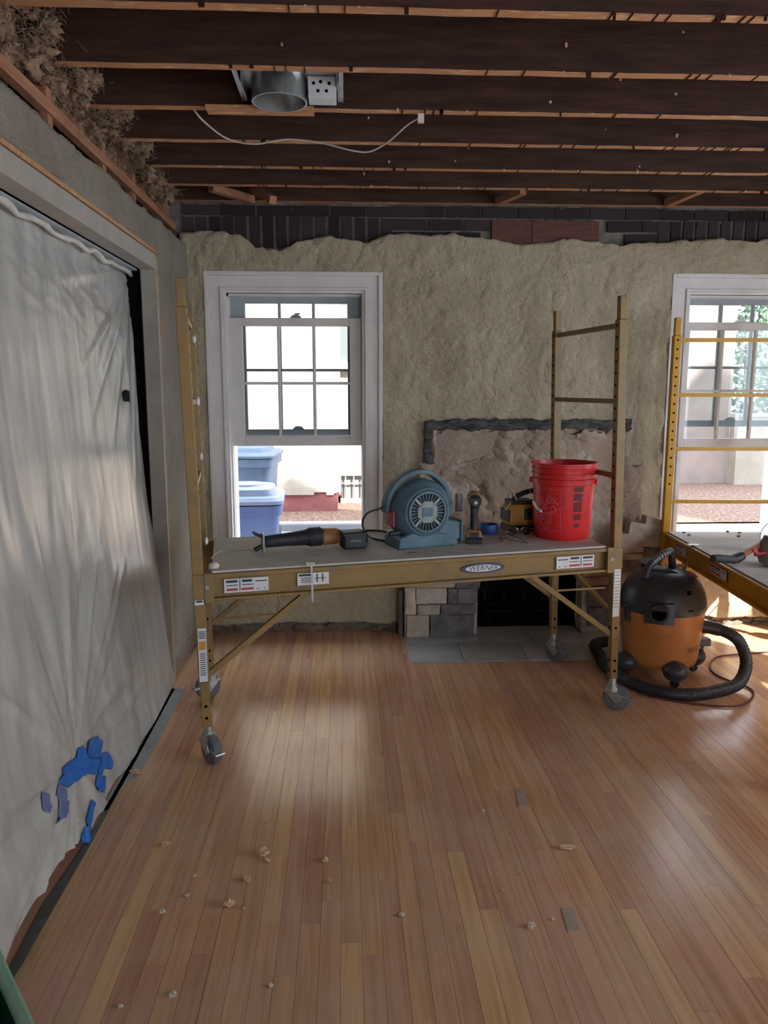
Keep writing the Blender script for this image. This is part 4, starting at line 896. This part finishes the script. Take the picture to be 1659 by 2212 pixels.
# carry handle with flat strap sides
hpts = spline([(-.155, .02, .155), (-.15, .015, .215), (-.115, .01, .285), (-.05, 0, .330), (.03, 0, .336), (.09, 0, .305), (.135, 0, .25), (.152, .0, .18), (.15, 0, .13)], 5)
m = MB(); vs = []; n = len(hpts)
for i, p in enumerate(hpts):
    t_ = (hpts[min(i+1, n-1)]-hpts[max(i-1, 0)]).normalized(); nn = Vector((-t_.z, 0, t_.x)).normalized(); w_ = .03
    vs += [p+nn*.011+Vector((0, -w_, 0)), p+nn*.011+Vector((0, w_, 0)), p-nn*.011+Vector((0, w_, 0)), p-nn*.011+Vector((0, -w_, 0))]
fs = [(0, 1, 2, 3), (4*n-1, 4*n-2, 4*n-3, 4*n-4)]
for i in range(n-1):
    for j in range(4): fs.append((4*i+j, 4*i+(j+1) % 4, 4*i+4+(j+1) % 4, 4*i+4+j))
m.add(vs, fs); obj('handle', m, 'blower_blue', bl, bevel=.006)
m = MB(); m.blob((0, .0, zc+.105), .07, (1.0, .75, .55), .1, 1, 3, 3); obj('dust_cap', m, 'blower_dust', bl, smooth=True)
m = MB(); m.box(-.146, -.140, -.05, .03, .1, .17); obj('side_label', m, 'label_red', bl)
m = MB(); m.cyl((-.17, -.06, .07), (-.12, -.06, .075), .012, n=12); obj('switch_knob', m, 'tool_black', bl)
# its power cord
cps = [atY(856, 1072, 3.47), atY(845, 1086, 3.42), atY(822, 1098, 3.40), atY(795, 1108, 3.38), atY(783, 1128, 3.38), atZ(790, 1152, DZ+.012), atZ(812, 1164, DZ+.006), atZ(850, 1169, DZ+.005), atZ(852, 1156, DZ+.005), atZ(825, 1147, DZ+.005), atZ(790, 1146, DZ+.005), atZ(768, 1152, DZ+.005), atZ(775, 1160, DZ+.006)]
m = MB(); m.tube(spline(cps, 8), .0045, 8); pc = obj('power_cord', m, 'cord_black', smooth=True); pc['label'] = 'black power cord looping from the blower onto the deck'; pc['category'] = 'cord'
m = MB(); p = atZ(787, 1165, DZ+.012); m.box(p.x-.016, p.x+.016, p.y-.012, p.y+.012, p.z-.0115, p.z+.012)
pg = obj('plug', m, 'tool_black', pc, bevel=.004)
m = MB(); m.box(p.x-.009, p.x-.006, p.y-.03, p.y-.012, p.z-.002, p.z+.004); m.box(p.x+.006, p.x+.009, p.y-.03, p.y-.012, p.z-.002, p.z+.004); obj('prong', m, 'steel', pg, kind='stuff')

# ---- reciprocating saw lying on its side
T0 = atZ(552, 1192, DZ); T1 = atZ(775, 1178, DZ); ax = (T1-T0); ang = math.atan2(ax.y, ax.x)
sw = thing('reciprocating_saw', 'black and tan cordless reciprocating saw lying on the deck', 'power saw', T0, ang)
m = MB(); m.tube([(.045, 0, .042), (.07, 0, .044), (.13, 0, .047), (.20, 0, .05), (.235, 0, .052)], [.027, .028, .03, .034, .037], 12); obj('nose_boot', m, 'tool_black', sw, smooth=True, auto=40)
m = MB(); m.tube([(.225, 0, .051), (.24, 0, .052), (.285, 0, .052), (.30, 0, .051)], [.036, .042, .042, .038], 12); cl_ = obj('grip_collar', m, 'tool_black', sw, smooth=True, auto=40)
for k in range(5): m = MB(); m.tube([(.243+.011*k, 0, .052), (.247+.011*k, 0, .052)], .0435, 14); obj('grip_ridge', m, 'rubber', cl_)
m = MB(); m.tube([(.295, 0, .05), (.31, .0, .05), (.36, .01, .048), (.385, .012, .046)], [.036, .0385, .037, .03], 12); obj('motor_housing', m, 'tool_tan', sw, smooth=True, auto=40)
m = MB(); m.tube(spline([(.375, .03, .045), (.41, .06, .04), (.44, .085, .034), (.455, .07, .03), (.45, .02, .032), (.42, -.02, .035)], 4), .016, 10); obj('rear_handle', m, 'tool_tan', sw, smooth=True)
m = MB(); m.box(.38, .485, -.085, .005, .0, .078); bt = obj('battery', m, 'tool_black', sw, bevel=.01, seg=3)
m = MB(); m.box(.378, .487, -.0855, .006, .064, .07); obj('battery_seam', m, 'rubber', bt)
m = MB(); m.box(.41, .46, -.0862, -.085, .034, .044); obj('battery_print', m, 'grey_wheel', bt)
m = MB(); m.box(.028, .036, -.032, .03, .004, .082); sh = obj('shoe', m, 'steel', sw, bevel=.003)
for y in (-.024, .022):
    m = MB(); m.tube([(.04, y, .03), (.02, y, .02), (-.004, y, .008)], .005, 6); obj('shoe_prong', m, 'tool_black', sh)
    m = MB(); m.tube([(.04, y, .06), (.018, y, .072), (-.008, y, .085)], .005, 6); obj('shoe_prong', m, 'tool_black', sh)
p0 = M1(.05, .12, ZD1+.012); m = MB(); b0 = Vector((-.563, 2.965, 0))
m.tube(spline([b0+p0+Vector((0, 0, .02)), atZ(480, 1190, DZ+.003), T0+Vector((.01, .02, .004))], 6), .0022, 6); st_ = obj('loose_wire', m, 'wire_grey'); st_['label'] = 'thin grey wire lying on the deck beside the saw tip'; st_['category'] = 'wire'

# ---- cordless drill standing on its battery
dr = thing('cordless_drill', 'black and tan cordless drill standing upright on its battery', 'drill', atZ(1023, 1170, DZ), math.radians(-6))
m = MB(); m.box(-.038, .038, -.06, .05, 0, .024); m.box(-.036, .036, -.055, .048, .024, .03); b_ = obj('battery', m, 'tool_black', dr, bevel=.004)
m = MB(); m.hexa([(-.037, -.058, .03), (.037, -.058, .03), (.037, .048, .03), (-.037, .048, .03), (-.03, -.05, .062), (.03, -.05, .062), (.028, .04, .06), (-.028, .04, .06)]); obj('battery_shoe', m, 'tool_tan', dr, bevel=.005)
m = MB(); m.box(-.02, .02, -.0605, -.0555, .028, .055); obj('battery_label', m, 'tool_black', b_)
m = MB(); m.tube([(0, -.002, .05), (0, .004, .1), (0, 0, .15), (0, -.008, .18)], [.019, .0185, .019, .023], 14); obj('grip', m, 'tool_black', dr, smooth=True, auto=40)
m = MB(); m.box(-.009, .009, -.034, -.018, .135, .165); obj('trigger', m, 'tool_black', dr, bevel=.004)
m = MB(); m.tube([(0, .09, .203), (0, .06, .203), (0, -.02, .203), (0, -.05, .203)], [.027, .033, .033, .031], 20); obj('motor_housing', m, 'tool_tan', dr, smooth=True, auto=40)
m = MB(); m.tube([(0, -.048, .2), (0, -.075, .2), (0, -.08, .2), (0, -.11, .2)], [.03, .028, .024, .019], 18); ck = obj('chuck', m, 'tool_black', dr, smooth=True, auto=35)
m = MB(); m.cyl((0, -.11, .2), (0, -.114, .2), .008, n=10); obj('chuck_jaw', m, 'steel', ck)

# ---- roll of blue tape
m = MB(); m.lathe([(.039, 0), (.047, 0), (.048, .002), (.048, .046), (.047, .048), (.039, .048), (.039, 0)], 32); tp = obj('tape_roll', m, 'tape_dark_blue', loc=atZ(1055, 1152, DZ), smooth=True, auto=35)
tp['label'] = 'roll of dark blue masking tape lying flat beside the drill'; tp['category'] = 'tape roll'

# ---- yellow and black boxy tool with a top handle
yt = thing('corded_tool', 'yellow and black boxy power tool with a top handle behind the bucket', 'power tool', atZ(1120, 1145, DZ), math.radians(8))
m = MB(); m.box(-.072, .085, -.05, .075, .0, .032); obj('base', m, 'tool_black', yt, bevel=.006)
m = MB(); m.prism([(-.066, .03), (.08, .03), (.08, .105), (.06, .14), (-.05, .14), (-.066, .12)], -.045, .07, lambda a, b, d: (a, d, b)); obj('body', m, 'tool_yellow', yt, bevel=.006)
m = MB(); m.box(-.074, -.062, -.048, .073, .05, .11); obj('side_bumper', m, 'tool_black', yt, bevel=.003)
m = MB(); m.box(.01, .05, -.052, -.04, .06, .115); obj('clip', m, 'tool_black', yt, bevel=.003)
m = MB(); m.box(-.055, .07, -.05, .07, .138, .155); obj('top_plate', m, 'tool_black', yt, bevel=.004)
m = MB(); m.tube(spline([(-.03, 0, .15), (-.012, 0, .175), (.04, 0, .195), (.09, 0, .2), (.12, 0, .185), (.115, 0, .15)], 5), .013, 10); obj('handle', m, 'tool_black', yt, smooth=True)
m = MB(); m.tube(spline([(-.05, -.02, .15), (-.085, -.06, .125), (-.10, -.075, .12)], 4), .0035, 6); m.tube(spline([(-.02, -.02, .15), (-.045, -.03, .2), (-.07, -.03, .23)], 4), .003, 6); obj('cable_tie', m, 'white_plastic', yt, kind='stuff')

# ---- sunglasses and a pair of amber folded glasses
def glasses(label, loc, rz, lm, fm, s_=1.0):
    g = thing('sunglasses', label, 'sunglasses', loc, rz)
    for k in (-1, 1):
        m = MB(); n = 14
        pts = [(k*(.034+.029*math.cos(2*math.pi*i/n)*(1.0 if math.sin(2*math.pi*i/n) > 0 else .88)), .023+.021*math.sin(2*math.pi*i/n)) for i in range(n)]
        m.prism([(a*s_, b*s_) for a, b in pts], 0, .003, lambda a, b, d: (a, d-.012*(a/.06)**2*-1, b+.001)); ln = obj('lens', m, lm, g)
        m = MB(); m.tube([(a*s_, .0015+.012*(a*s_/.06)**2, b*s_+.001) for a, b in pts]+[(pts[0][0]*s_, .0015+.012*(pts[0][0]*s_/.06)**2, pts[0][1]*s_+.001)], .0014, 6, caps=False); obj('rim', m, fm, ln)
        m = MB(); m.tube(spline([(k*.062*s_, .012, .036*s_), (k*.066*s_, -.02, .03*s_), (k*.03*s_, -.075, .012), (-k*.006*s_, -.11, .003)], 5), .0017, 6); obj('temple', m, fm, g)
    m = MB(); m.tube([(-.008*s_, 0, .034*s_), (0, -.001, .037*s_), (.008*s_, 0, .034*s_)], .0014, 6); obj('bridge', m, fm, g)
glasses('dark sunglasses with thin metal frames resting near the bucket', atZ(1122, 1158, DZ), 0.05, 'lens', 'chrome')
glasses('folded amber-brown glasses lying near the front edge of the deck', atZ(1090, 1170, DZ), 1.1, 'amber', 'tool_black', .8)
m = MB(); p = atZ(890, 1194, DZ); m.box(-.022, .022, -.004, .004, 0, .0015); mk = obj('pencil_stub', m, 'tool_black', loc=p, rot=(0, 0, .2), bevel=.001); mk['label'] = 'short dark pencil stub on the deck in front of the blower'; mk['category'] = 'pencil'

# ================================================================== SHOP VACUUM
VB = (1.66, 3.84, 0); vc = thing('shop_vacuum', 'orange wet-dry shop vacuum with black motor head on casters', 'vacuum', VB)
va = math.atan2(CAM.y-VB[1], CAM.x-VB[0])
def vp(a, r, z): return (r*math.cos(va+a), r*math.sin(va+a), z)
m = MB(); m.lathe([(0, .075), (.165, .075), (.182, .09), (.19, .12), (.208, .33), (.213, .36), (.213, .375), (0, .375)], 44); tk = obj('tank', m, 'vac_orange', vc, smooth=True, auto=35)
m = MB()    # raised pad below the inlet
for i in range(8):
    a0, a1 = -.30+.075*i, -.30+.075*(i+1); m.hexa([vp(a0, .19, .285), vp(a1, .19, .285), vp(a1, .214, .285), vp(a0, .214, .285), vp(a0, .2, .36), vp(a1, .2, .36), vp(a1, .219, .36), vp(a0, .219, .36)])
obj('tank_pad', m, 'vac_orange', tk)
q = text_mb('RIDGID', .036, .15, lambda x, y: tuple(Vector(vp(1.0+x/.206, .2075+.0, .19+y*1.0))*1.0)); 
for i, v in enumerate(q.v): r_ = .1985+(v[2]-.12)*.0857+.0015; a = math.atan2(v[1], v[0]); q.v[i] = (r_*math.cos(a), r_*math.sin(a), v[2])
obj('tank_lettering', q, 'tool_black', tk)
m = MB(); m.lathe([(.0, .37), (.216, .37), (.219, .385), (.217, .42), (.205, .47), (.185, .51), (.155, .545), (.11, .565), (.0, .57)], 44); hd_ = obj('motor_head', m, 'vac_black', vc, smooth=True, auto=35)
m = MB(); m.hexa([vp(-2.6, .17, .5), vp(-2.2, .17, .5), vp(.9, .13, .5), vp(-.9, .13, .5), vp(-2.6, .15, .592), vp(-2.2, .15, .592), vp(.9, .10, .578), vp(-.9, .10, .578)]); obj('head_hump', m, 'vac_black', hd_, bevel=.02, seg=3)
# inlet snout at the front
m = MB()
for i in range(6):
    a0, a1 = -.36+.105*i, -.36+.105*(i+1); m.hexa([vp(a0, .19, .335), vp(a1, .19, .335), vp(a1, .232, .335), vp(a0, .232, .335), vp(a0, .18, .455), vp(a1, .18, .455), vp(a1, .225, .44), vp(a0, .225, .44)])
inl = obj('inlet', m, 'vac_black', hd_)
m = MB(); m.tube([vp(-.05, .2, .40), vp(-.05, .25, .395)], .046, 20); obj('inlet_ring', m, 'vac_black', inl, smooth=True, auto=40)
m = MB(); m.tube([vp(-.05, .249, .395), vp(-.05, .2515, .395)], .036, 20); obj('inlet_opening', m, 'hole', inl)
# side vents on the head
for k in range(3):
    a = .62+.2*k; m = MB(); m.hexa([vp(a, .16, .40), vp(a+.12, .16, .40), vp(a+.12, .2195, .40), vp(a, .2195, .40), vp(a, .12, .5), vp(a+.12, .12, .5), vp(a+.12, .195, .5), vp(a, .195, .5)]); obj('vent', m, 'hole' if k == 0 else 'vac_black', hd_)
m = MB(); m.cyl((.11, -.05, .52), (.125, -.06, .555), .03, n=18); obj('switch', m, 'orange_tool', hd_)
m = MB(); m.blob(Vector((.14, .0, .53)), .03, (1, 1, .5), .05, 1, 2, 1); obj('drain_button', m, 'cord_red', hd_, smooth=True)
# carry handle: ribbed bar
hA, hB = Vector((-.10, -.05, .60)), Vector((.035, .05, .655))
hpts = spline([(-.125, -.075, .54), (-.115, -.065, .585), (-.07, -.035, .622), (.02, .03, .652), (.05, .05, .65), (.065, .06, .60), (.07, .065, .555)], 5); m = MB(); m.tube(hpts, .019, 12); hn = obj('carry_handle', m, 'vac_black', vc, smooth=True)
for k in range(7): p = hpts[9+k]; t_ = (hpts[10+k]-hpts[8+k]).normalized(); m = MB(); m.tube([p-t_*.003, p+t_*.003], .0212, 12); obj('grip_rib', m, 'steel', hn)
# latches, caster feet
for a in (.5, -.9, 2.1): m = MB(); m.hexa([vp(a-.09, .2, .31), vp(a+.09, .2, .31), vp(a+.09, .221, .31), vp(a-.09, .221, .31), vp(a-.09, .21, .395), vp(a+.09, .21, .395), vp(a+.09, .228, .395), vp(a-.09, .228, .395)]) ; obj('latch', m, 'vac_black', vc, bevel=.004) if a > .6 or a < 0 else None
for a in (.42, -.95, 2.1, 3.5):
    q = Vector(vp(a, .20, 0)); m = MB(); m.blob(q+Vector((0, 0, .085)), .062, (1, 1, .85), .04, 1, 3, 2); ft = obj('caster_pod', m, 'vac_black', vc, smooth=True)
    m = MB(); d = Vector((math.cos(a*2.1), math.sin(a*2.1), 0))*.011; c0 = q+Vector((0, 0, .0232)); m.tube([c0-d, c0+d], .023, 16); obj('wheel', m, 'rubber', ft)
    m = MB(); m.tube([c0+d*1.25+Vector((0, 0, -.004)), c0+d*1.25+Vector((0, 0, .045))], .005, 6); obj('fork', m, 'steel', ft)
m = MB(); m.box(.20, .27, -.02, .03, .15, .19); m.box(.225, .24, -.005, .01, .05, .16); obj('tool_holder', m, 'grey_wheel', vc, bevel=.006)
# hose from the side port round over the floor
hz = .03
hpth = [Vector((1.855, 3.80, .27)), Vector((1.93, 3.78, .262)), Vector((2.00, 3.74, .235)), atY(1602, 1395, 3.72), atY(1612, 1435, 3.66), atZ(1596, 1475, .045), atZ(1556, 1491, hz), atZ(1500, 1500, hz), atZ(1440, 1497, hz), atZ(1385, 1483, hz), atZ(1340, 1463, hz), atZ(1306, 1437, hz), atZ(1296, 1415, hz), Vector((1.42, 4.17, .05)), Vector((1.52, 4.2, .06))]
hs_ = spline(hpth, 10); m = MB(); rad = []
m.tube(hs_, .0295, 14)
ho = thing('vacuum_hose', 'thick black corrugated vacuum hose curling from the orange tank over the floor', 'hose', (1.86, 3.6, 0))
m.v = [tuple(Vector(v)-Vector((1.86, 3.6, 0))) for v in m.v]; obj('hose_tube', m, 'hose_black', ho, smooth=True)
# corrugation rings and the stiff cuff
m = MB(); acc = 0
for i in range(1, len(hs_)):
    acc += (hs_[i]-hs_[i-1]).length
    if acc > .011 and i < len(hs_)-1:
        acc = 0; t_ = (hs_[i+1]-hs_[i-1]).normalized(); p = hs_[i]-Vector((1.86, 3.6, 0)); m.tube([p-t_*.0025, p+t_*.0025], .0312, 14)
obj('corrugation', m, 'hose_black', ho, kind='stuff')
m = MB(); m.tube([p-Vector((1.86, 3.6, 0)) for p in (hs_[0], hs_[6], hs_[12])], .0345, 14); obj('cuff', m, 'vac_black', ho, smooth=True, auto=40)
# cord on the floor
cz_ = .006
cpx = [(1659, 1408), (1625, 1411), (1588, 1414), (1552, 1418), (1536, 1430), (1536, 1446), (1552, 1460), (1585, 1474), (1618, 1486), (1628, 1500), (1610, 1520), (1570, 1526), (1510, 1521), (1440, 1511), (1380, 1497)]
m = MB(); m.tube(spline([atZ(1720, 1400, cz_)]+[atZ(a, b, cz_) for a, b in cpx], 8), .0048, 8); vcd = obj('extension_cord', m, 'cord_red', smooth=True); vcd['label'] = 'thin dark red cord looping on the floor around the vacuum hose'; vcd['category'] = 'cord'

# ================================================================== THINGS ON THE SECOND SCAFFOLD'S DECK
Z2 = .665+.008
pt = thing('grinder_pole_tool', 'red and orange barred power tool with black side grip on the deck', 'power tool', (1.98, 3.42, Z2))
TB2 = Vector((1.98, 3.42, Z2))
g0 = atY(1540, 1206, 3.36); g1 = atY(1590, 1209, 3.42); b1 = atY(1604, 1200, 3.44); b2 = atY(1700, 1142, 3.52)
m = MB(); m.tube([p-TB2 for p in (g0, g0.lerp(g1, .15), g0.lerp(g1, .8), g1)], [.017, .02, .018, .015], 12); gp_ = obj('side_grip', m, 'rubber', pt, smooth=True, auto=40)
m = MB(); m.tube([p-TB2 for p in (g1-Vector((.02, 0, 0)), g1+Vector((.01, .01, .004)), b1)], [.02, .024, .02], 10); obj('pivot_clamp', m, 'tool_black', gp_)
m = MB(); m.tube([p-TB2 for p in (b1, b2)], .014, 4, sq=True); obj('bar', m, 'orange_tool', pt, bevel=.003)
d_ = Vector((.0, -.012, -.028)); m = MB(); m.tube([p-TB2 for p in (b1.lerp(b2, .25)+d_, b2+d_)], .011, 4, sq=True); obj('lower_bar', m, 'red_tool', pt, bevel=.003)
bc = atY(1672, 1196, 3.45); m = MB(); m.lathe([(0, -.07), (.05, -.07), (.068, -.04), (.07, .02), (.06, .06), (0, .065)], 28, Matrix.Translation(Vector((bc.x, bc.y, Z2+.075))-TB2) @ Matrix.Rotation(.2, 4, 'Y')); bd = obj('motor_body', m, 'grey_tool', pt, smooth=True, auto=40)
m = MB(); q0 = atY(1626, 1188, 3.4)-TB2; m.tube(spline([q0, q0+Vector((.03, .01, -.02)), q0+Vector((.07, .01, -.015))], 4), .006, 6); obj('trigger_lever', m, 'red_tool', bd)
dk = atY(1676, 1130, 3.75); m = MB(); m.lathe([(0, -.002), (.075, -.002), (.078, 0), (.075, .002), (0, .002)], 36, Matrix.Translation(Vector((dk.x, dk.y, Z2+.0815))) @ Matrix.Rotation(math.pi/2-.12, 4, 'X') ); db = obj('saw_blade', m, 'galv', smooth=True, auto=30); db['label'] = 'round steel blade standing on edge on the bright yellow scaffold deck'; db['category'] = 'blade'
for i, (px, py) in enumerate(((1478, 1152), (1488, 1157), (1572, 1150), (1597, 1152), (1596, 1160))):
    m = MB(); m.blob((0, 0, .005), .008, (1.6, 1, .6), .4, 1, 1, i); o = obj('debris_chip', m, 'masonry', loc=atZ(px, py, Z2)); o['label'] = 'small grey chip of debris on the second scaffold deck'; o['category'] = 'debris'; o['group'] = 'chips on the second deck'

# ================================================================== CEILING: LIGHT CAN, WIRE, INSULATION
LB = atZ(604, 222, 2.52); lc = thing('recessed_light_can', 'open recessed light housing hung between two joists', 'light fixture', LB)
m = MB(); m.lathe([(.094, .18), (.094, .0), (.1, .0), (.1, .182), (.0, .182), (.0, .178), (.094, .178)], 36); obj('can', m, 'galv', lc, smooth=True, auto=35)
m = MB(); m.lathe([(.0, .172), (.09, .172)], 24); obj('can_inside', m, 'steel', lc)
m = MB(); m.cyl((.0, 0, .08), (0, 0, .165), .02, n=14); obj('lamp_socket', m, 'white_plastic', lc)
m = MB(); m.box(-.125, .21, -.09, .085, .075, .078); pl_ = obj('mounting_plate', m, 'galv', lc)
for x in (.21, -.128): m = MB(); m.box(x, x+.003, -.09, .085, .035, .082); obj('plate_flange', m, 'galv', pl_)
m = MB(); m.box(.105, .205, -.05, .03, .004, .074); jb = obj('junction_box', m, 'label_white', lc, bevel=.002)
m = MB()
for (x, z) in ((.125, .05), (.15, .055), (.18, .05), (.14, .025), (.17, .025)): m.cyl((x, -.0503, z), (x, -.0513, z), .006, n=8)
obj('knockout', m, 'hole', jb, kind='stuff')
for x in (-.14, .222): m = MB(); m.box(x-.008, x+.008, -.23, .12, .045, .052); m.box(x-.008, x+.008, -.232, -.228, .045, .12); obj('hanger_bar', m, 'galv', lc)
wp = [atZ(418, 236, 2.56), atY(440, 262, 3.24), atY(490, 299, 3.3), atY(550, 311, 3.32), atY(620, 301, 3.32), atY(690, 308, 3.32), atY(760, 325, 3.32), atY(800, 327, 3.32), atY(840, 305, 3.28), atY(880, 270, 3.22), atZ(911, 251, 2.548)]
m = MB(); m.tube(spline(wp, 8), .0036, 6); cw = obj('ceiling_cable', m, 'wire_grey', smooth=True); cw['label'] = 'pale electrical cable drooping below the ceiling joists'; cw['category'] = 'cable'
m = MB(); p = atZ(909, 257, 2.53); m.box(p.x-.012, p.x+.012, p.y-.008, p.y+.008, p.z-.014, p.z+.018); obj('staple', m, 'white_plastic', cw)
# insulation bulging between joists over the left wall
m = MB(); ri = random.Random(15)
for k in range(420):
    y = ri.uniform(1.7, 4.45); z = 2.475+abs(ri.gauss(0, .10)); x = -1.05+ri.gauss(0, .035)+max(0, (z-2.45))*.5
    if z > 2.72: continue
    near = min(abs(y-q) for q in jy)
    if z > ZJ-.03 and near < .045: continue
    m.blob((x, y, z), ri.uniform(.018, .042), (ri.uniform(.7, 1.2), ri.uniform(.7, 1.3), ri.uniform(.7, 1.3)), .75, 2.2, 3, k)
for k in range(4200):
    y = ri.uniform(1.7, 4.45); z = 2.46+abs(ri.gauss(0, .10)); x = -1.0+ri.gauss(0, .03)+max(0, (z-2.45))*.5
    if z > 2.7: continue
    p = Vector((x, y, z)); d = Vector((ri.gauss(.3, 1), ri.gauss(0, 1), ri.gauss(-.2, 1))).normalized()*ri.uniform(.012, .045); e = Vector((ri.gauss(0, 1), ri.gauss(0, 1), ri.gauss(0, 1)))*.012
    m.tube([p, p+d*.5+e, p+d], [.0016, .0013, .0006], 3, caps=False)
ins = obj('insulation', m, 'insulation', smooth=True); ins['kind'] = 'stuff'; ins['label'] = 'matted brown loose insulation stuffed between the joists above the wall'; ins['category'] = 'insulation'

# ================================================================== FLOOR DEBRIS, GREEN TOTE
crumbs = [((570, 1850), .017, 'crumb', 'largest tan crumbly chunk of foam on the floorboards'), ((578, 1862), .008, 'crumb', 'small tan crumb touching the largest chunk'), ((533, 1904), .0105, 'crumb', None), ((495, 1958), .0115, 'crumb', None), ((703, 1862), .009, 'crumb', None), ((712, 1907), .006, 'crumb', None),
          ((867, 1980), .0065, 'crumb_pale', None), ((1146, 2005), .009, 'crumb_pale', None), ((1194, 1988), .004, 'crumb_pale', None), ((1226, 1835), .014, 'crumb', 'long thin tan scrap lying alone on the floor'), ((1044, 1753), .004, 'crumb_pale', None), ((292, 1671), .015, 'crumb', 'reddish tan flake on the floor beside the silver tape'),
          ((357, 1828), .012, 'crumb', None), ((404, 1937), .006, 'crumb_pale', None), ((420, 1894), .005, 'crumb', None), ((350, 1972), .007, 'crumb_pale', None), ((374, 2153), .008, 'crumb_pale', None), ((260, 2176), .005, 'crumb_pale', None), ((527, 1963), .004, 'crumb', None), ((1086, 1926), .004, 'crumb', None), ((585, 2132), .005, 'crumb_pale', None)]
for i, ((px, py), r_, mt, lb) in enumerate(crumbs):
    m = MB(); fl = 1.0 if r_ < .016 else .75
    sc_ = (1.9, .6, .5) if (px, py) == (1226, 1835) else ((1.3, .8, .5) if (px, py) in ((292, 1671), (357, 1828)) else (1.1, 1, .8))
    m.blob((0, 0, 0), r_, sc_, .5, 1.2, 3, i+1); zmin = min(v[2] for v in m.v)
    m.v = [(v[0], v[1], v[2]-zmin-.0006) for v in m.v]
    o = obj('debris_crumb', m, mt, loc=atZ(px, py, 0), smooth=False); o['category'] = 'debris'; o['group'] = 'crumbs scattered on the floorboards'
    o['label'] = lb or ('small tan crumb of debris lying on the floorboards' if mt == 'crumb' else 'tiny pale plaster crumb lying on the floorboards')
# green tote at the edge of the frame by the sheet
A_ = atZ(2, 2072, .5); B_ = atZ(66, 2212, .5); d_ = (B_-A_).normalized(); n_ = Vector((d_.y, -d_.x, 0))
if n_.x > 0: n_ = -n_
tb = (A_+B_)/2+n_*.16+d_*.1; tb.z = 0; ga = math.atan2(d_.y, d_.x)
tt = thing('storage_tote', 'dark green plastic tote with pale green rim beside the plastic sheet', 'tote', tb, ga)
hl, hw, hh = .24, .155, .5
def tray(m, hl, hw, z0, z1, t_, k=.85):
    for (x0, x1, y0, y1) in ((-hl, hl, -hw, -hw+t_), (-hl, hl, hw-t_, hw), (-hl, -hl+t_, -hw, hw), (hl-t_, hl, -hw, hw)):
        m.hexa([(x0*k, y0*k, z0), (x1*k, y0*k, z0), (x1*k, y1*k, z0), (x0*k, y1*k, z0), (x0, y0, z1), (x1, y0, z1), (x1, y1, z1), (x0, y1, z1)])
    m.box(-hl*k, hl*k, -hw*k, hw*k, z0, z0+t_)
m = MB(); tray(m, hl, hw, 0, hh-.02, .006); obj('body', m, 'green_tote', tt)
m = MB(); tray(m, hl+.012, hw+.012, hh-.02, hh, .022, 1.0); m.f = m.f[:24]; m.mi = m.mi[:24]; m.v = m.v[:32]; obj('rim', m, 'green_rim', tt, bevel=.006)
